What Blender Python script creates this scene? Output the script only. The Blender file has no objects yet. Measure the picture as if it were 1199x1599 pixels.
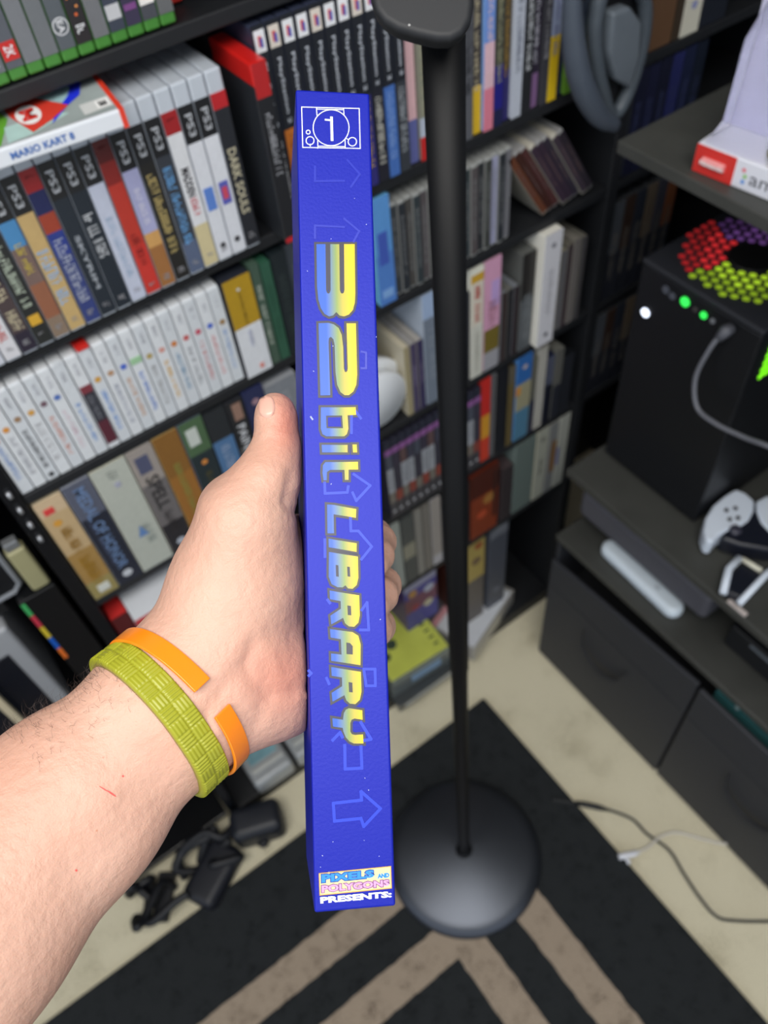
import bpy, bmesh, math, random
import numpy as np
from mathutils import Vector, Matrix
from mathutils.geometry import tessellate_polygon
from mathutils.bvhtree import BVHTree
random.seed(7)
C = bpy.context.scene.collection
S = bpy.context.scene
# ------------------------------------------------------------------ camera
F = 1290.0; CX, CY = 599.5, 799.5
PIT, ROL, YA = math.radians(52.6), math.radians(-7.55), math.radians(60.3)
_X = np.array([math.sin(YA), math.cos(YA), 0]); _Y = np.array([-math.cos(YA), math.sin(YA), 0]); _M = np.array([_X, _Y, [0, 0, 1.]])
_cp, _sp, _cr, _sr = math.cos(PIT), math.sin(PIT), math.cos(ROL), math.sin(ROL)
_f = np.array([0, _cp, -_sp]); _r = np.array([1., 0, 0]); _u = np.array([0, _sp, _cp])
R = _M @ (_cr * _r + _sr * _u); U = _M @ (-_sr * _r + _cr * _u); W = _M @ _f
CAM = np.array([0, 0, 1.72])
cd = bpy.data.cameras.new('camera'); cam = bpy.data.objects.new('camera', cd); C.objects.link(cam)
m = Matrix.Identity(4)
for i in range(3):
    m[i][0], m[i][1], m[i][2], m[i][3] = R[i], U[i], -W[i], CAM[i]
cam.matrix_world = m
cd.sensor_fit = 'AUTO'; cd.sensor_width = 36; cd.lens = F / 1599 * 36; cd.clip_start = 0.02
cd.dof.use_dof = True; cd.dof.focus_distance = 0.30; cd.dof.aperture_fstop = 11.5
S.camera = cam
# ------------------------------------------------------------------ light
w = bpy.data.worlds.new('room_ambient'); S.world = w; w.use_nodes = True
w.node_tree.nodes['Background'].inputs[0].default_value = (0.80, 0.88, 1.0, 1); w.node_tree.nodes['Background'].inputs[1].default_value = 0.72
def area(name, loc, target, size, power, col=(1, 1, 1)):
    l = bpy.data.lights.new(name, 'AREA'); l.shape = 'RECTANGLE'; l.size, l.size_y = size; l.energy = power; l.color = col
    o = bpy.data.objects.new(name, l); C.objects.link(o); o.location = loc
    o.rotation_euler = (Vector(target) - Vector(loc)).to_track_quat('-Z', 'Y').to_euler(); return o
area('ceiling_light', (-0.12, 0.0, 2.58), (0.10, 0.30, 0.5), (1.6, 1.3), 43, (1.0, 0.97, 0.93))
S.view_settings.view_transform = 'Standard'; S.view_settings.look = 'None'; S.view_settings.gamma = 1; S.view_settings.use_curve_mapping = False
S.view_settings.exposure = 0.42
# ------------------------------------------------------------------ helpers
def ray(x, y): return W + R * (x - CX) / F - U * (y - CY) / F
def at(x, y, d): return CAM + ray(x, y) * d              # photo direction at a real distance
def onp(x, y, ax, v):
    d = ray(x, y); return CAM + d * ((v - CAM[ax]) / d[ax])
_mats = {}
def lin(c): return tuple(((v / 255) / 12.92 if v / 255 <= 0.04045 else ((v / 255 + 0.055) / 1.055) ** 2.4) for v in c)
def mat(c, rough=0.5, kind='', metal=0.0, emit=0.0, spec=0.5, vary=0.08, scale=60, bump=0.0, bscale=200, name=None):
    key = (c, rough, kind, metal, emit, spec, vary, scale, bump, bscale)
    if key in _mats: return _mats[key]
    M = bpy.data.materials.new(name or 'paint_%d_%d_%d' % c); M.use_nodes = True; nt = M.node_tree; b = nt.nodes['Principled BSDF']
    L = lin(c)
    tc = nt.nodes.new('ShaderNodeTexCoord')
    if vary:
        n = nt.nodes.new('ShaderNodeTexNoise'); n.inputs['Scale'].default_value = scale; n.inputs['Detail'].default_value = 3
        nt.links.new(tc.outputs['Object'], n.inputs['Vector'])
        mx = nt.nodes.new('ShaderNodeMix'); mx.data_type = 'RGBA'
        mx.inputs[6].default_value = (*[v * (1 - vary) for v in L], 1); mx.inputs[7].default_value = (*[min(1, v * (1 + vary)) for v in L], 1)
        nt.links.new(n.outputs[0], mx.inputs[0]); nt.links.new(mx.outputs[2], b.inputs['Base Color'])
    else: b.inputs['Base Color'].default_value = (*L, 1)
    if bump:
        n2 = nt.nodes.new('ShaderNodeTexNoise'); n2.inputs['Scale'].default_value = bscale; n2.inputs['Detail'].default_value = 4
        nt.links.new(tc.outputs['Object'], n2.inputs['Vector'])
        bp = nt.nodes.new('ShaderNodeBump'); bp.inputs['Strength'].default_value = bump; bp.inputs['Distance'].default_value = 0.002
        nt.links.new(n2.outputs[0], bp.inputs['Height']); nt.links.new(bp.outputs[0], b.inputs['Normal'])
    b.inputs['Roughness'].default_value = rough; b.inputs['Metallic'].default_value = metal; b.inputs['Specular IOR Level'].default_value = spec
    if emit: b.inputs['Emission Color'].default_value = (*L, 1); b.inputs['Emission Strength'].default_value = emit
    if kind == 'clear':
        b.inputs['Alpha'].default_value = 0.35; b.inputs['Coat Weight'].default_value = 0.4
    if kind == 'coat': b.inputs['Coat Weight'].default_value = 0.5; b.inputs['Coat Roughness'].default_value = 0.2
    _mats[key] = M; return M
class MB:
    def __init__(s): s.v = []; s.f = []; s.mi = []; s.mats = []
    def m(s, M):
        if M not in s.mats: s.mats.append(M)
        return s.mats.index(M)
    def add(s, vs, fs, M):
        o = len(s.v); s.v += [tuple(map(float, v)) for v in vs]; i = s.m(M)
        for f in fs: s.f.append([o + k for k in f]); s.mi.append(i)
        return s
    def box(s, x0, x1, y0, y1, z0, z1, M):
        vs = [(x, y, z) for z in (z0, z1) for y in (y0, y1) for x in (x0, x1)]
        return s.add(vs, [(0, 2, 3, 1), (4, 5, 7, 6), (0, 1, 5, 4), (2, 6, 7, 3), (0, 4, 6, 2), (1, 3, 7, 5)], M)
    def tube(s, pts, r, M, n=8, cap=True):
        pts = [Vector(p) for p in pts]; rs = r if isinstance(r, (list, tuple)) else [r] * len(pts)
        vs = []; prev = None
        for i, p in enumerate(pts):
            t = (pts[min(i + 1, len(pts) - 1)] - pts[max(i - 1, 0)]).normalized()
            if prev is None: a = t.orthogonal().normalized()
            else: a = (prev - t * prev.dot(t)).normalized()
            prev = a; b = t.cross(a)
            vs += [p + (a * math.cos(k * 2 * math.pi / n) + b * math.sin(k * 2 * math.pi / n)) * rs[i] for k in range(n)]
        fs = [(i * n + k, i * n + (k + 1) % n, (i + 1) * n + (k + 1) % n, (i + 1) * n + k) for i in range(len(pts) - 1) for k in range(n)]
        if cap: fs += [tuple(range(n))[::-1], tuple((len(pts) - 1) * n + k for k in range(n))]
        return s.add(vs, fs, M)
    def lathe(s, prof, M, n=48, c=(0, 0, 0)):
        vs = [(c[0] + r * math.cos(2 * math.pi * k / n), c[1] + r * math.sin(2 * math.pi * k / n), c[2] + z) for r, z in prof for k in range(n)]
        fs = [(i * n + k, i * n + (k + 1) % n, (i + 1) * n + (k + 1) % n, (i + 1) * n + k) for i in range(len(prof) - 1) for k in range(n)]
        return s.add(vs, fs, M)
    def prism(s, poly, z0, z1, M):
        a = sum(poly[i][0] * poly[(i + 1) % len(poly)][1] - poly[(i + 1) % len(poly)][0] * poly[i][1] for i in range(len(poly)))
        if a < 0: poly = poly[::-1]
        n = len(poly); vs = [(x, y, z0) for x, y in poly] + [(x, y, z1) for x, y in poly]
        return s.add(vs, [tuple(range(n))[::-1], tuple(range(n, 2 * n))] + [(i, (i + 1) % n, n + (i + 1) % n, n + i) for i in range(n)], M)
def build(name, mb, parent=None, loc=None, bevel=0, seg=2, smooth=False, mat4=None):
    me = bpy.data.meshes.new(name); me.from_pydata(mb.v, [], mb.f)
    for M in mb.mats: me.materials.append(M)
    me.polygons.foreach_set('material_index', mb.mi)
    if smooth: me.polygons.foreach_set('use_smooth', [True] * len(me.polygons))
    me.update(); o = bpy.data.objects.new(name, me); C.objects.link(o)
    if parent: o.parent = parent
    if loc is not None: o.location = loc
    if mat4 is not None: o.matrix_world = mat4
    if bevel:
        b = o.modifiers.new('bevel', 'BEVEL'); b.width = bevel; b.segments = seg; b.limit_method = 'ANGLE'; b.angle_limit = math.radians(40)
        if smooth: o.modifiers.new('wn', 'WEIGHTED_NORMAL')
    return o
def tag(o, label=None, cat=None, group=None, kind=None):
    if label: o['label'] = label
    if cat: o['category'] = cat
    if group: o['group'] = group
    if kind: o['kind'] = kind
    return o
def thing(name, label, cat, loc=(0, 0, 0), group=None, rot=None):
    o = bpy.data.objects.new(name, None); C.objects.link(o); o.location = loc; o.empty_display_size = 0.03
    if len(label.replace('-', ' ').split()) > 16: print('LONG', label)
    if rot: o.rotation_euler = rot
    return tag(o, label, cat, group)
_txt = {}
def text_mesh(s, bold=0.02):
    if (s, bold) in _txt: return _txt[(s, bold)]
    cu = bpy.data.curves.new('t', 'FONT'); cu.body = s; cu.size = 1; cu.offset = bold; cu.resolution_u = 2
    o = bpy.data.objects.new('t', cu); C.objects.link(o); bpy.context.view_layer.update()
    me = bpy.data.meshes.new_from_object(o.evaluated_get(bpy.context.evaluated_depsgraph_get()))
    v = [tuple(a.co)[:2] for a in me.vertices]; f = [tuple(p.vertices) for p in me.polygons]
    bpy.data.objects.remove(o); bpy.data.curves.remove(cu); bpy.data.meshes.remove(me)
    x0, x1 = min(a[0] for a in v), max(a[0] for a in v); y0, y1 = min(a[1] for a in v), max(a[1] for a in v)
    v = [((a - x0) / (x1 - x0), (b - y0) / (y1 - y0)) for a, b in v]
    _txt[(s, bold)] = (v, f, (x1 - x0) / (y1 - y0)); return _txt[(s, bold)]
def put_text(mb, s, fn, M, bold=0.02):
    """fn maps (u along the line, v up the letter) in 0..1 to a point"""
    v, f, _ = text_mesh(s, bold); mb.add([fn(a, b) for a, b in v], f, M)
def catmull(pts, n=10):
    P = [Vector(p) for p in pts]; P = [P[0] * 2 - P[1]] + P + [P[-1] * 2 - P[-2]]; out = []
    for i in range(1, len(P) - 2):
        for k in range(n):
            t = k / n; a, b, c, d = P[i - 1:i + 3]
            out.append(0.5 * ((2 * b) + (c - a) * t + (2 * a - 5 * b + 4 * c - d) * t * t + (3 * b - a - 3 * c + d) * t ** 3))
    out.append(P[-2]); return out
ORD = ['', 'first', 'second', 'third', 'fourth', 'fifth', 'sixth', 'seventh', 'eighth', 'ninth', 'tenth', 'eleventh', 'twelfth', 'thirteenth', 'fourteenth', 'fifteenth', 'sixteenth', 'seventeenth', 'eighteenth', 'nineteenth', 'twentieth', 'twenty-first', 'twenty-second', 'twenty-third']
BLK = (22, 24, 28); DK = (38, 40, 46); WHT = (226, 228, 232); GRY = (120, 124, 130); RED = (190, 40, 36); NAVY = (26, 34, 62)
# ------------------------------------------------------------------ room shell
def struct(name, mb, **k): return tag(build(name, mb, **k), kind='structure')
def carpet(c1, c2, name, sc=9, fine=420, bump=0.6):
    M = bpy.data.materials.new(name); M.use_nodes = True; nt = M.node_tree; b = nt.nodes['Principled BSDF']; b.inputs['Roughness'].default_value = 0.95; b.inputs['Specular IOR Level'].default_value = 0.15
    tc = nt.nodes.new('ShaderNodeTexCoord'); n = nt.nodes.new('ShaderNodeTexNoise'); n.inputs['Scale'].default_value = sc; n.inputs['Detail'].default_value = 6
    n2 = nt.nodes.new('ShaderNodeTexNoise'); n2.inputs['Scale'].default_value = fine; n2.inputs['Detail'].default_value = 2
    r = nt.nodes.new('ShaderNodeValToRGB'); r.color_ramp.elements[0].position = .42; r.color_ramp.elements[1].position = .58
    r.color_ramp.elements[0].color = (*lin(c1), 1); r.color_ramp.elements[1].color = (*lin(c2), 1)
    add = nt.nodes.new('ShaderNodeMath'); add.operation = 'MULTIPLY_ADD'; add.inputs[1].default_value = 0.72
    ml = nt.nodes.new('ShaderNodeMath'); ml.operation = 'MULTIPLY'; ml.inputs[1].default_value = 0.55
    for q in (n, n2): nt.links.new(tc.outputs['Object'], q.inputs['Vector'])
    nt.links.new(n.outputs[0], ml.inputs[0]); nt.links.new(n2.outputs[0], add.inputs[0]); nt.links.new(ml.outputs[0], add.inputs[2]); nt.links.new(add.outputs[0], r.inputs[0]); nt.links.new(r.outputs[0], b.inputs['Base Color'])
    bp = nt.nodes.new('ShaderNodeBump'); bp.inputs['Strength'].default_value = bump; bp.inputs['Distance'].default_value = 0.004
    nt.links.new(n2.outputs[0], bp.inputs['Height']); nt.links.new(bp.outputs[0], b.inputs['Normal']); return M
MF = carpet((156, 146, 116), (230, 222, 194), 'beige_carpet')
struct('floor', MB().box(-2.5, 1.3, -2.5, 1.02, -0.05, 0, MF))
MW = mat((120, 124, 130), 0.9, vary=0.04, bump=0.1, name='wall_paint')
struct('wall_back', MB().box(-2.5, 1.3, 1.0, 1.06, 0, 2.6, MW))
struct('wall_right', MB().box(1.24, 1.3, -2.5, 1.0, 0, 2.6, MW))
struct('ceiling', MB().box(-2.5, 1.3, -2.5, 1.06, 2.6, 2.65, mat((225, 222, 215), 0.9, vary=0.03, name='ceiling_paint')))
# ------------------------------------------------------------------ rug
MR1 = carpet((14, 16, 18), (46, 49, 51), 'charcoal_pile', 40, 500, 0.8); MR2 = carpet((88, 76, 64), (170, 154, 136), 'taupe_pile', 40, 380, 0.8)
rug = thing('area_rug', 'charcoal rug with nested taupe angle stripes under the round stand base', 'rug', (0.52, 0.58, 0))
def ell(a, b, z0, z1, M, mb):      # L-shaped band from the corner, a..b inwards
    def wob(n, base, amp=0.0012): return base + random.uniform(-amp, amp)
    L = 1.7; k = 120
    out = [(-L, -a)] + [(-L + (L - a) * i / k, wob(i, -a)) for i in range(1, k)] + [(-a, -a)] + [(wob(i, -a), -a - (L - a) * i / k) for i in range(1, k)] + [(-a, -L)]
    inn = [(-b, -L)] + [(wob(i, -b), -L + (L - b) * i / k) for i in range(1, k)] + [(-b, -b)] + [(wob(i, -b), -b) if False else (-b - (L - b) * i / k, wob(i, -b)) for i in range(1, k)] + [(-L, -b)]
    n = len(out); vs = [(*p, z1) for p in out] + [(*p, z1) for p in inn[::-1]]
    mb.add(vs, [(i, n + i, n + i + 1, i + 1) for i in range(n - 1)], M)
rb = MB(); rb.box(-1.7, 0, -1.7, 0, 0.0005, 0.009, MR1); build('pile', rb, rug, bevel=0.004)
for a, b in ((0.172, 0.236), (0.303, 0.366), (0.56, 0.62)):
    sb = MB(); ell(a, b, 0, 0.0102, MR2, sb); build('stripe', sb, rug)
# ------------------------------------------------------------------ bookcase
MS = mat((21, 23, 27), 0.55, vary=0.15, scale=30, bump=0.15, bscale=90, name='black_shelf_board')
YF = 0.69; SH = [0.045, 0.447, 0.658, 0.862, 1.072, 1.232, 1.443, 1.66]
bc = thing('bookcase', 'tall black bookcase packed with game cases along the back wall', 'bookcase', (0.38, 0.82, 0))
def loc(x, y, z, o): return (x - o.location.x, y - o.location.y, z - o.location.z)
def bbox_part(name, parent, x0, x1, y0, y1, z0, z1, M, bevel=0.0015):
    o = parent.location; return build(name, MB().box(x0 - o.x, x1 - o.x, y0 - o.y, y1 - o.y, z0 - o.z, z1 - o.z, M), parent, bevel=bevel)
for z in SH:
    bbox_part('shelf', bc, -0.038, 0.803, YF - 0.004, 0.96, z - 0.014, z - 0.0005, MS)
bbox_part('side_panel', bc, -0.056, -0.0385, YF - 0.006, 0.97, 0, 1.8, mat((16, 18, 22), 0.25, vary=0.1, name='gloss_black_panel'))
bbox_part('side_panel', bc, 0.8035, 0.823, YF - 0.006, 0.97, 0, 1.8, MS)
bbox_part('back_panel', bc, -0.038, 0.803, 0.961, 0.97, 0.02, 1.8, MS)
bbox_part('plinth', bc, -0.038, 0.803, YF - 0.002, YF + 0.015, 0, 0.0305, MS)
for i in range(4):
    p = MB(); z = 1.087 - 0.0257 * i
    o = bc.location; p.tube([(-0.0475 - o.x, YF - 0.0085 - o.y, z - 0.004), (-0.0475 - o.x, YF - 0.0085 - o.y, z + 0.004)], 0.0022, mat((205, 208, 214), 0.3, metal=0.6)); build('shelf_pin', p, bc, smooth=True)
# right-hand neighbour bookcase
bc2 = thing('bookcase', 'dark bookcase section beyond the headphones, behind the cabinet', 'bookcase', (1.03, 0.82, 0))
for z in (0.66, 0.862, 1.072, 1.232, 1.443): bbox_part('shelf', bc2, 0.826, 1.215, YF - 0.004, 0.96, z - 0.014, z - 0.0005, MS)
bbox_part('side_panel', bc2, 1.216, 1.234, YF - 0.006, 0.97, 0, 1.8, MS)
bbox_part('back_panel', bc2, 0.826, 1.215, 0.961, 0.97, 0, 1.8, MS)
# ------------------------------------------------------------------ generic case builder
def scribble(mb, xc, z1, z0, wd, M, y, seed):   # blurred lettering running down a spine
    r = random.Random(seed); z = z1; wd *= .82; x0 = xc - wd / 2
    def bar(xa, xb, za, zb): mb.add([(xa, y, za), (xa, y, zb), (xb, y, zb), (xb, y, za)], [(0, 1, 2, 3)], M)
    while z > z0 + 0.002:
        h = r.uniform(0.0024, 0.0036) * max(1, wd / 0.006) ** 0.5
        if r.random() < 0.13: z -= h * .7; continue
        st = h * .24; k = r.random(); bar(x0, x0 + wd * (1 if k > .3 else .7), z, z - st)
        for p in r.sample((0, .43, .86), r.choice((1, 1, 2))): bar(x0 + wd * p, x0 + wd * (p + .14), z - st, z - h * .72)
        if k > .55: bar(x0, x0 + wd * r.choice((.5, 1)), z - h * .5, z - h * .5 - st)
        z -= h
def case(name, x0, wd, z, h, d, shell, bands, desc, cat='game case', title=None, tcol=WHT, tpos=(0.3, 0.8), twid=0.55, marks=(), yf=YF, group=None, rotY=0, shellkind='', inset=(0.0, 0.0), sleeve=None, rough=0.35, topband=None, rotZ=0, bev=None):
    t = thing(name, desc, cat, (x0 + wd / 2, yf, z), group, (0, rotY, rotZ))
    g = 0.0004
    sh = MB().box(-wd / 2 + g, wd / 2 - g, 0, d, 0, h, mat(shell, rough, shellkind, vary=0.05))
    build('cover' if cat == 'box' else 'shell', sh, t, bevel=bev if bev is not None else (0.0018 if wd < .03 else 0.001))
    ib = MB(); mg = 0.0008
    for a, b, c in bands:
        za, zb = h * (1 - a) - inset[1] * (a == 0), h * (1 - b) + inset[0] * (b == 1)
        ib.box(-wd / 2 + mg, wd / 2 - mg, -0.0006, 0.001, zb, za, mat(c, rough + 0.05, vary=0.10, scale=130))
    if title or marks:
        tb = ib; y = -0.0009
        if title:
            M = mat(tcol, 0.5, vary=0); za, zb = h * (1 - tpos[0]), h * (1 - tpos[1]); tw = wd * twid
            if isinstance(title, int): scribble(tb, 0, za, zb, tw, M, y, title)
            else: put_text(tb, title, lambda u, v: (-tw / 2 + v * tw, y, za + (zb - za) * u), M, 0.03)
        for mk in marks:
            y -= .00012
            if mk[0] == 'dot':
                _, fx, fz, r, c = mk; n = 16
                tb.add([(wd * fx + r * math.cos(k * 2 * math.pi / n), y - .0001, h * (1 - fz) + r * math.sin(k * 2 * math.pi / n)) for k in range(n)], [tuple(range(n))[::-1]], mat(c, 0.5, vary=0))
            elif mk[0] == 'rect':
                _, fa, fb, fx0, fx1, c = mk
                tb.box(wd * fx0, wd * fx1, y - .0001, -0.0004, h * (1 - fb), h * (1 - fa), mat(c, 0.5, vary=0.1))
            elif mk[0] == 'text':
                _, s, fa, fb, tw, c = mk; tw *= wd; za, zb = h * (1 - fa), h * (1 - fb)
                put_text(tb, s, lambda u, v: (-tw / 2 + v * tw, y - .0004, za + (zb - za) * u), mat(c, 0.5, vary=0), 0.012)
            elif mk[0] == 'scr':
                _, sd, fa, fb, tw, c, *ox = mk; scribble(tb, (ox[0] if ox else 0) * wd, h * (1 - fa), h * (1 - fb), tw * wd, mat(c, 0.5, vary=0), y - .0003, sd)
    build('spine_print', ib, t)
    return t
def row(items, where, group, x=None, fn=None, start=1):
    n = len(items)
    for i, it in enumerate(items):
        it = dict(it); desc = it.pop('desc')
        fn(desc + ', ' + ORD[i + start] + ' from the left ' + where, group, it)
# --- top-left: green-bottomed cases
XB = []
def xb(desc, c, **k): XB.append(dict(desc=desc, c=c, **k))
xb('grey and green game case', (96, 100, 106)); xb('grey and green game case with light lettering', (100, 104, 110), title=901, tcol=(190, 192, 196), tpos=(.8, .93))
xb('grey and green game case with red square badge', (84, 88, 96), marks=[('rect', .84, .915, -.42, .42, RED), ('text', '2K', .855, .9, .5, WHT)])
xb('plain grey game case with green base', (112, 115, 120)); xb('plain mid-grey game case with green base', (104, 108, 112))
xb('grey game case with white ring emblem', (84, 90, 96), marks=[('dot', 0, .855, .0062, WHT), ('dot', 0, .855, .0054, (84, 90, 96)), ('text', 'EA', .83, .88, .35, WHT)])
xb('dark game case with orange sparks', (40, 36, 38), marks=[('dot', .1, .72, .001, (220, 130, 60)), ('dot', -.2, .76, .0012, (220, 130, 60)), ('dot', .15, .8, .001, (230, 150, 80)), ('dot', 0, .83, .0012, (210, 100, 50)), ('scr', 5, .87, .92, .6, WHT)])
xb('grey game case with smooth green base', (108, 110, 114)); xb('dark slate game case with white rating box', (58, 64, 78), title=903, tcol=(190, 195, 205), tpos=(.55, .72), marks=[('rect', .84, .9, -.4, .4, (190, 192, 196))])
xb('dark violet game case with green base', (56, 50, 74), marks=[('rect', .86, .885, -.35, .35, (120, 70, 130))])
xb('grey game case with white and red square badge', (70, 72, 80), marks=[('rect', .70, .78, -.42, .42, (226, 228, 230)), ('rect', .79, .885, -.42, .42, (230, 228, 226)), ('rect', .815, .86, -.2, .2, RED), ('scr', 8, .6, .76, .6, BLK)])
xb('plain grey game case, last before the gap', (98, 100, 102))
for i, it in enumerate(XB):
    c = it.pop('c'); d = it.pop('desc')
    case('game_case', 0.109 + 0.0140 * i - 0.014, 0.0140, 1.4445, 0.17, 0.135, (66, 128, 50), [(0, .948, c)], d + ', ' + ORD[i + 1] + ' on the top shelf', group='grey and green cases on the top shelf', yf=YF - 0.003, **it)
case('game_case', 0.272, 0.0142, 1.4445, 0.17, 0.135, (170, 40, 32), [(0, .93, (60, 20, 20))], 'red game case lying deeper at the end of the top shelf', yf=YF + 0.03)
# --- PS3-style row
CLR = (184, 192, 202)
def ps3(i, desc, bands, title=None, tcol=WHT, tpos=(.4, .85), banner='k', **k):
    w_ = 0.0158; x = 0.2387 - 0.01585 * (17 - i)
    bc_ = {'k': (24, 25, 28), 'r': (150, 30, 34), 'd': (88, 22, 22)}[banner]
    marks = list(k.pop('marks', []))
    if banner == 'k': marks.append(('text', 'PS3', .15, .265, .42, (176, 180, 186)))
    else: marks.append(('scr', i, .14, .165, .5, (90, 10, 12)))
    top = .30 if banner == 'k' else .22
    bb = [(.11, top, bc_)] + [(top + (1 - top) * a, top + (1 - top) * b, c) for a, b, c in bands]
    marks.append(('scr', i + 40, .91, .945, .45, (150, 150, 155)))
    t = case('game_case', x, w_, 1.2325, 0.173, 0.135, CLR, bb, desc + ', ' + ORD[i] + ' in the clear-topped row', title=title, tcol=tcol, tpos=tpos, group='clear-topped cases on the second shelf', marks=marks, shellkind='coat', inset=(0.003, 0), yf=YF - 0.012, **k)
    return t
ps3(1, 'white game case with red emblem low down', [(0, 1, (206, 208, 214))], 11, RED, (.5, .8))
ps3(2, 'white game case with faint print', [(0, 1, (196, 200, 210))], 12, (150, 160, 190))
ps3(3, 'white and red game case', [(0, .6, (200, 205, 212)), (.6, 1, (205, 205, 210))], 13, (190, 70, 60), (.7, .88))
ps3(4, 'dark purple game case with cream figures', [(0, .4, (42, 34, 44)), (.4, .8, (70, 58, 60)), (.8, 1, (40, 34, 50))], 14, (200, 190, 160), (.45, .85), twid=.7)
ps3(5, 'black game case with pale green lettering and yellow square', [(0, 1, (34, 36, 36))], 15, (186, 198, 180), (.38, .75), twid=.6, marks=[('rect', .80, .86, -.32, .32, (206, 160, 50))])
ps3(6, 'brown game case with blue top and yellow script', [(0, .2, (70, 130, 180)), (.2, .5, (112, 92, 86)), (.5, .8, (140, 90, 66)), (.8, 1, (130, 112, 96))], 16, (200, 180, 70), (.42, .6), twid=.5)
ps3(7, 'tan game case with pale blue splash', [(0, 1, (186, 158, 106))], 17, (140, 180, 220), (.5, .82), twid=.8)
ps3(8, 'blue game case with orange patch and silver lettering', [(0, .15, (28, 34, 80)), (.15, .28, (150, 60, 40)), (.28, .45, (40, 56, 130)), (.45, 1, (48, 60, 116))], 18, (170, 176, 190), (.48, .85), banner='r', twid=.7)
ps3(9, 'near-black game case with small spaced lettering', [(0, 1, (30, 38, 48))], 'SKYRIM', (150, 156, 164), (.5, .82), twid=.28)
ps3(10, 'black game case with bold white block lettering', [(0, 1, (28, 36, 46))], 20, (196, 200, 205), (.42, .68), twid=.7)
ps3(11, 'pale lilac game case with pastel print', [(0, 1, (184, 190, 208))], 21, (150, 172, 196), (.48, .85), twid=.45)
ps3(12, 'solid red game case', [(0, .15, (130, 34, 30)), (.15, .6, (176, 52, 40)), (.6, 1, (190, 52, 44))], 22, (120, 26, 26), (.62, .82), banner='d', twid=.5)
ps3(13, 'lavender game case turning orange at the bottom', [(0, .5, (158, 160, 196)), (.5, .62, (196, 150, 90)), (.62, 1, (150, 102, 58))], 23, (206, 206, 220), (.4, .62), twid=.4)
ps3(14, 'black game case with gold lettering', [(0, 1, (32, 31, 30))], 24, (190, 170, 110), (.36, .82), twid=.6)
ps3(15, 'slate game case with bright blue lettering', [(0, .7, (52, 56, 64)), (.7, 1, (84, 96, 122))], 25, (110, 170, 226), (.36, .8), twid=.6)
ps3(16, 'white and tan game case with black title', [(0, .65, (212, 214, 218)), (.65, 1, (198, 186, 146))], 'MADDEN', (44, 42, 46), (.4, .56), banner='r', twid=.5, marks=[('scr', 3, .57, .68, .5, (200, 70, 80))])
ps3(17, 'white game case with small blue logo', [(0, 1, (208, 211, 218))], None, marks=[('rect', .55, .68, -.3, .3, (86, 124, 196)), ('dot', 0, .9, .003, (60, 60, 64))])
t18 = case('game_case', 0.25455, 0.0158, 1.2325, 0.173, 0.135, CLR, [(.11, .30, (24, 25, 28)), (.30, 1, (208, 211, 218))], 'white game case with red and blue logo, left of tan-lettered dark case', marks=[('rect', .55, .68, -.3, .3, (84, 90, 170)), ('rect', .58, .65, -.18, .18, (190, 70, 90)), ('text', 'PS3', .15, .265, .42, (176, 180, 186)), ('dot', 0, .9, .003, (60, 60, 64))], group='clear-topped cases on the second shelf', shellkind='coat', yf=YF - 0.012, inset=(0.003, 0))
case('game_case', 0.2704, 0.0160, 1.2325, 0.173, 0.135, CLR, [(.11, .19, (176, 34, 40)), (.19, 1, (34, 36, 42))], 'dark game case with tan lettering, rightmost of the clear-topped row', title='DARK SOULS', tcol=(176, 170, 146), tpos=(.4, .78), twid=.55, marks=[('scr', 77, .9, .95, .5, (150, 150, 155))], group='clear-topped cases on the second shelf', shellkind='coat', yf=YF - 0.012, inset=(0.003, 0))
# lying on top
t = thing('game_box', 'white kart racing game case lying flat on the clear-topped cases', 'game case', (0.19, 0.640, 1.4068), None, (0, 0, math.radians(-6)))
t.location = (0.1835, 0.6385, 1.4068)
build('shell', MB().box(-0.188, 0, 0, 0.135, 0, 0.014, mat((214, 219, 226), 0.3, 'coat', vary=0.03)), t, bevel=0.0015)
cv = MB(); zc = 0.0144
def quad(mb, pts, z, M): mb.add([(x, y, z) for x, y in pts], [tuple(range(len(pts)))], M)
quad(cv, [(-.186, .003), (-.003, .003), (-.003, .132), (-.186, .132)], zc, mat((150, 160, 160), 0.35, vary=.35, scale=25))
quad(cv, [(-.186, .003), (-.0934, .004), (-.0793, .0419), (-.0819, .0562), (-.186, .06)], zc + .0001, mat((96, 160, 50), 0.4, vary=.3))
quad(cv, [(-.088, .004), (-.070, .006), (-.055, .012), (-.036, .02), (-.05, .03), (-.085, .03)], zc + .00012, mat((170, 200, 196), 0.4, vary=.2))
quad(cv, [(-.034, .032), (-.0213, .043), (-.0147, .0616), (-.0187, .0731), (-.030, .075), (-.024, .060), (-.030, .047), (-.045, .028), (-.0523, .0109)][::1], zc + .0003, mat((34, 50, 214), 0.4))
quad(cv, [(-.0773, .0775), (-.059, .0776), (-.0301, .0823), (-.0213, .0643), (-.026, .05), (-.0351, .0389), (-.0472, .0512), (-.06, .064)], zc + .00018, mat((160, 196, 200), 0.4, vary=.3, scale=40))
quad(cv, [(-.0790, .0665), (-.0559, .0654), (-.0335, .032), (-.05, .018), (-.0679, .0079), (-.0771, .0426)], zc + .0004, mat((206, 58, 44), 0.4))
n = 24; quad(cv, [(-.0641 + .0096 * math.cos(k * 2 * math.pi / n), .0371 + .0165 * math.sin(k * 2 * math.pi / n)) for k in range(n)], zc + .0005, mat((232, 232, 232), 0.4, vary=0))
put_text(cv, 'M', lambda u, v: (-.0585 - .0115 * v, .0275 + .019 * u, zc + .0007), mat((206, 48, 40), 0.4, vary=0), 0.05)
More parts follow.
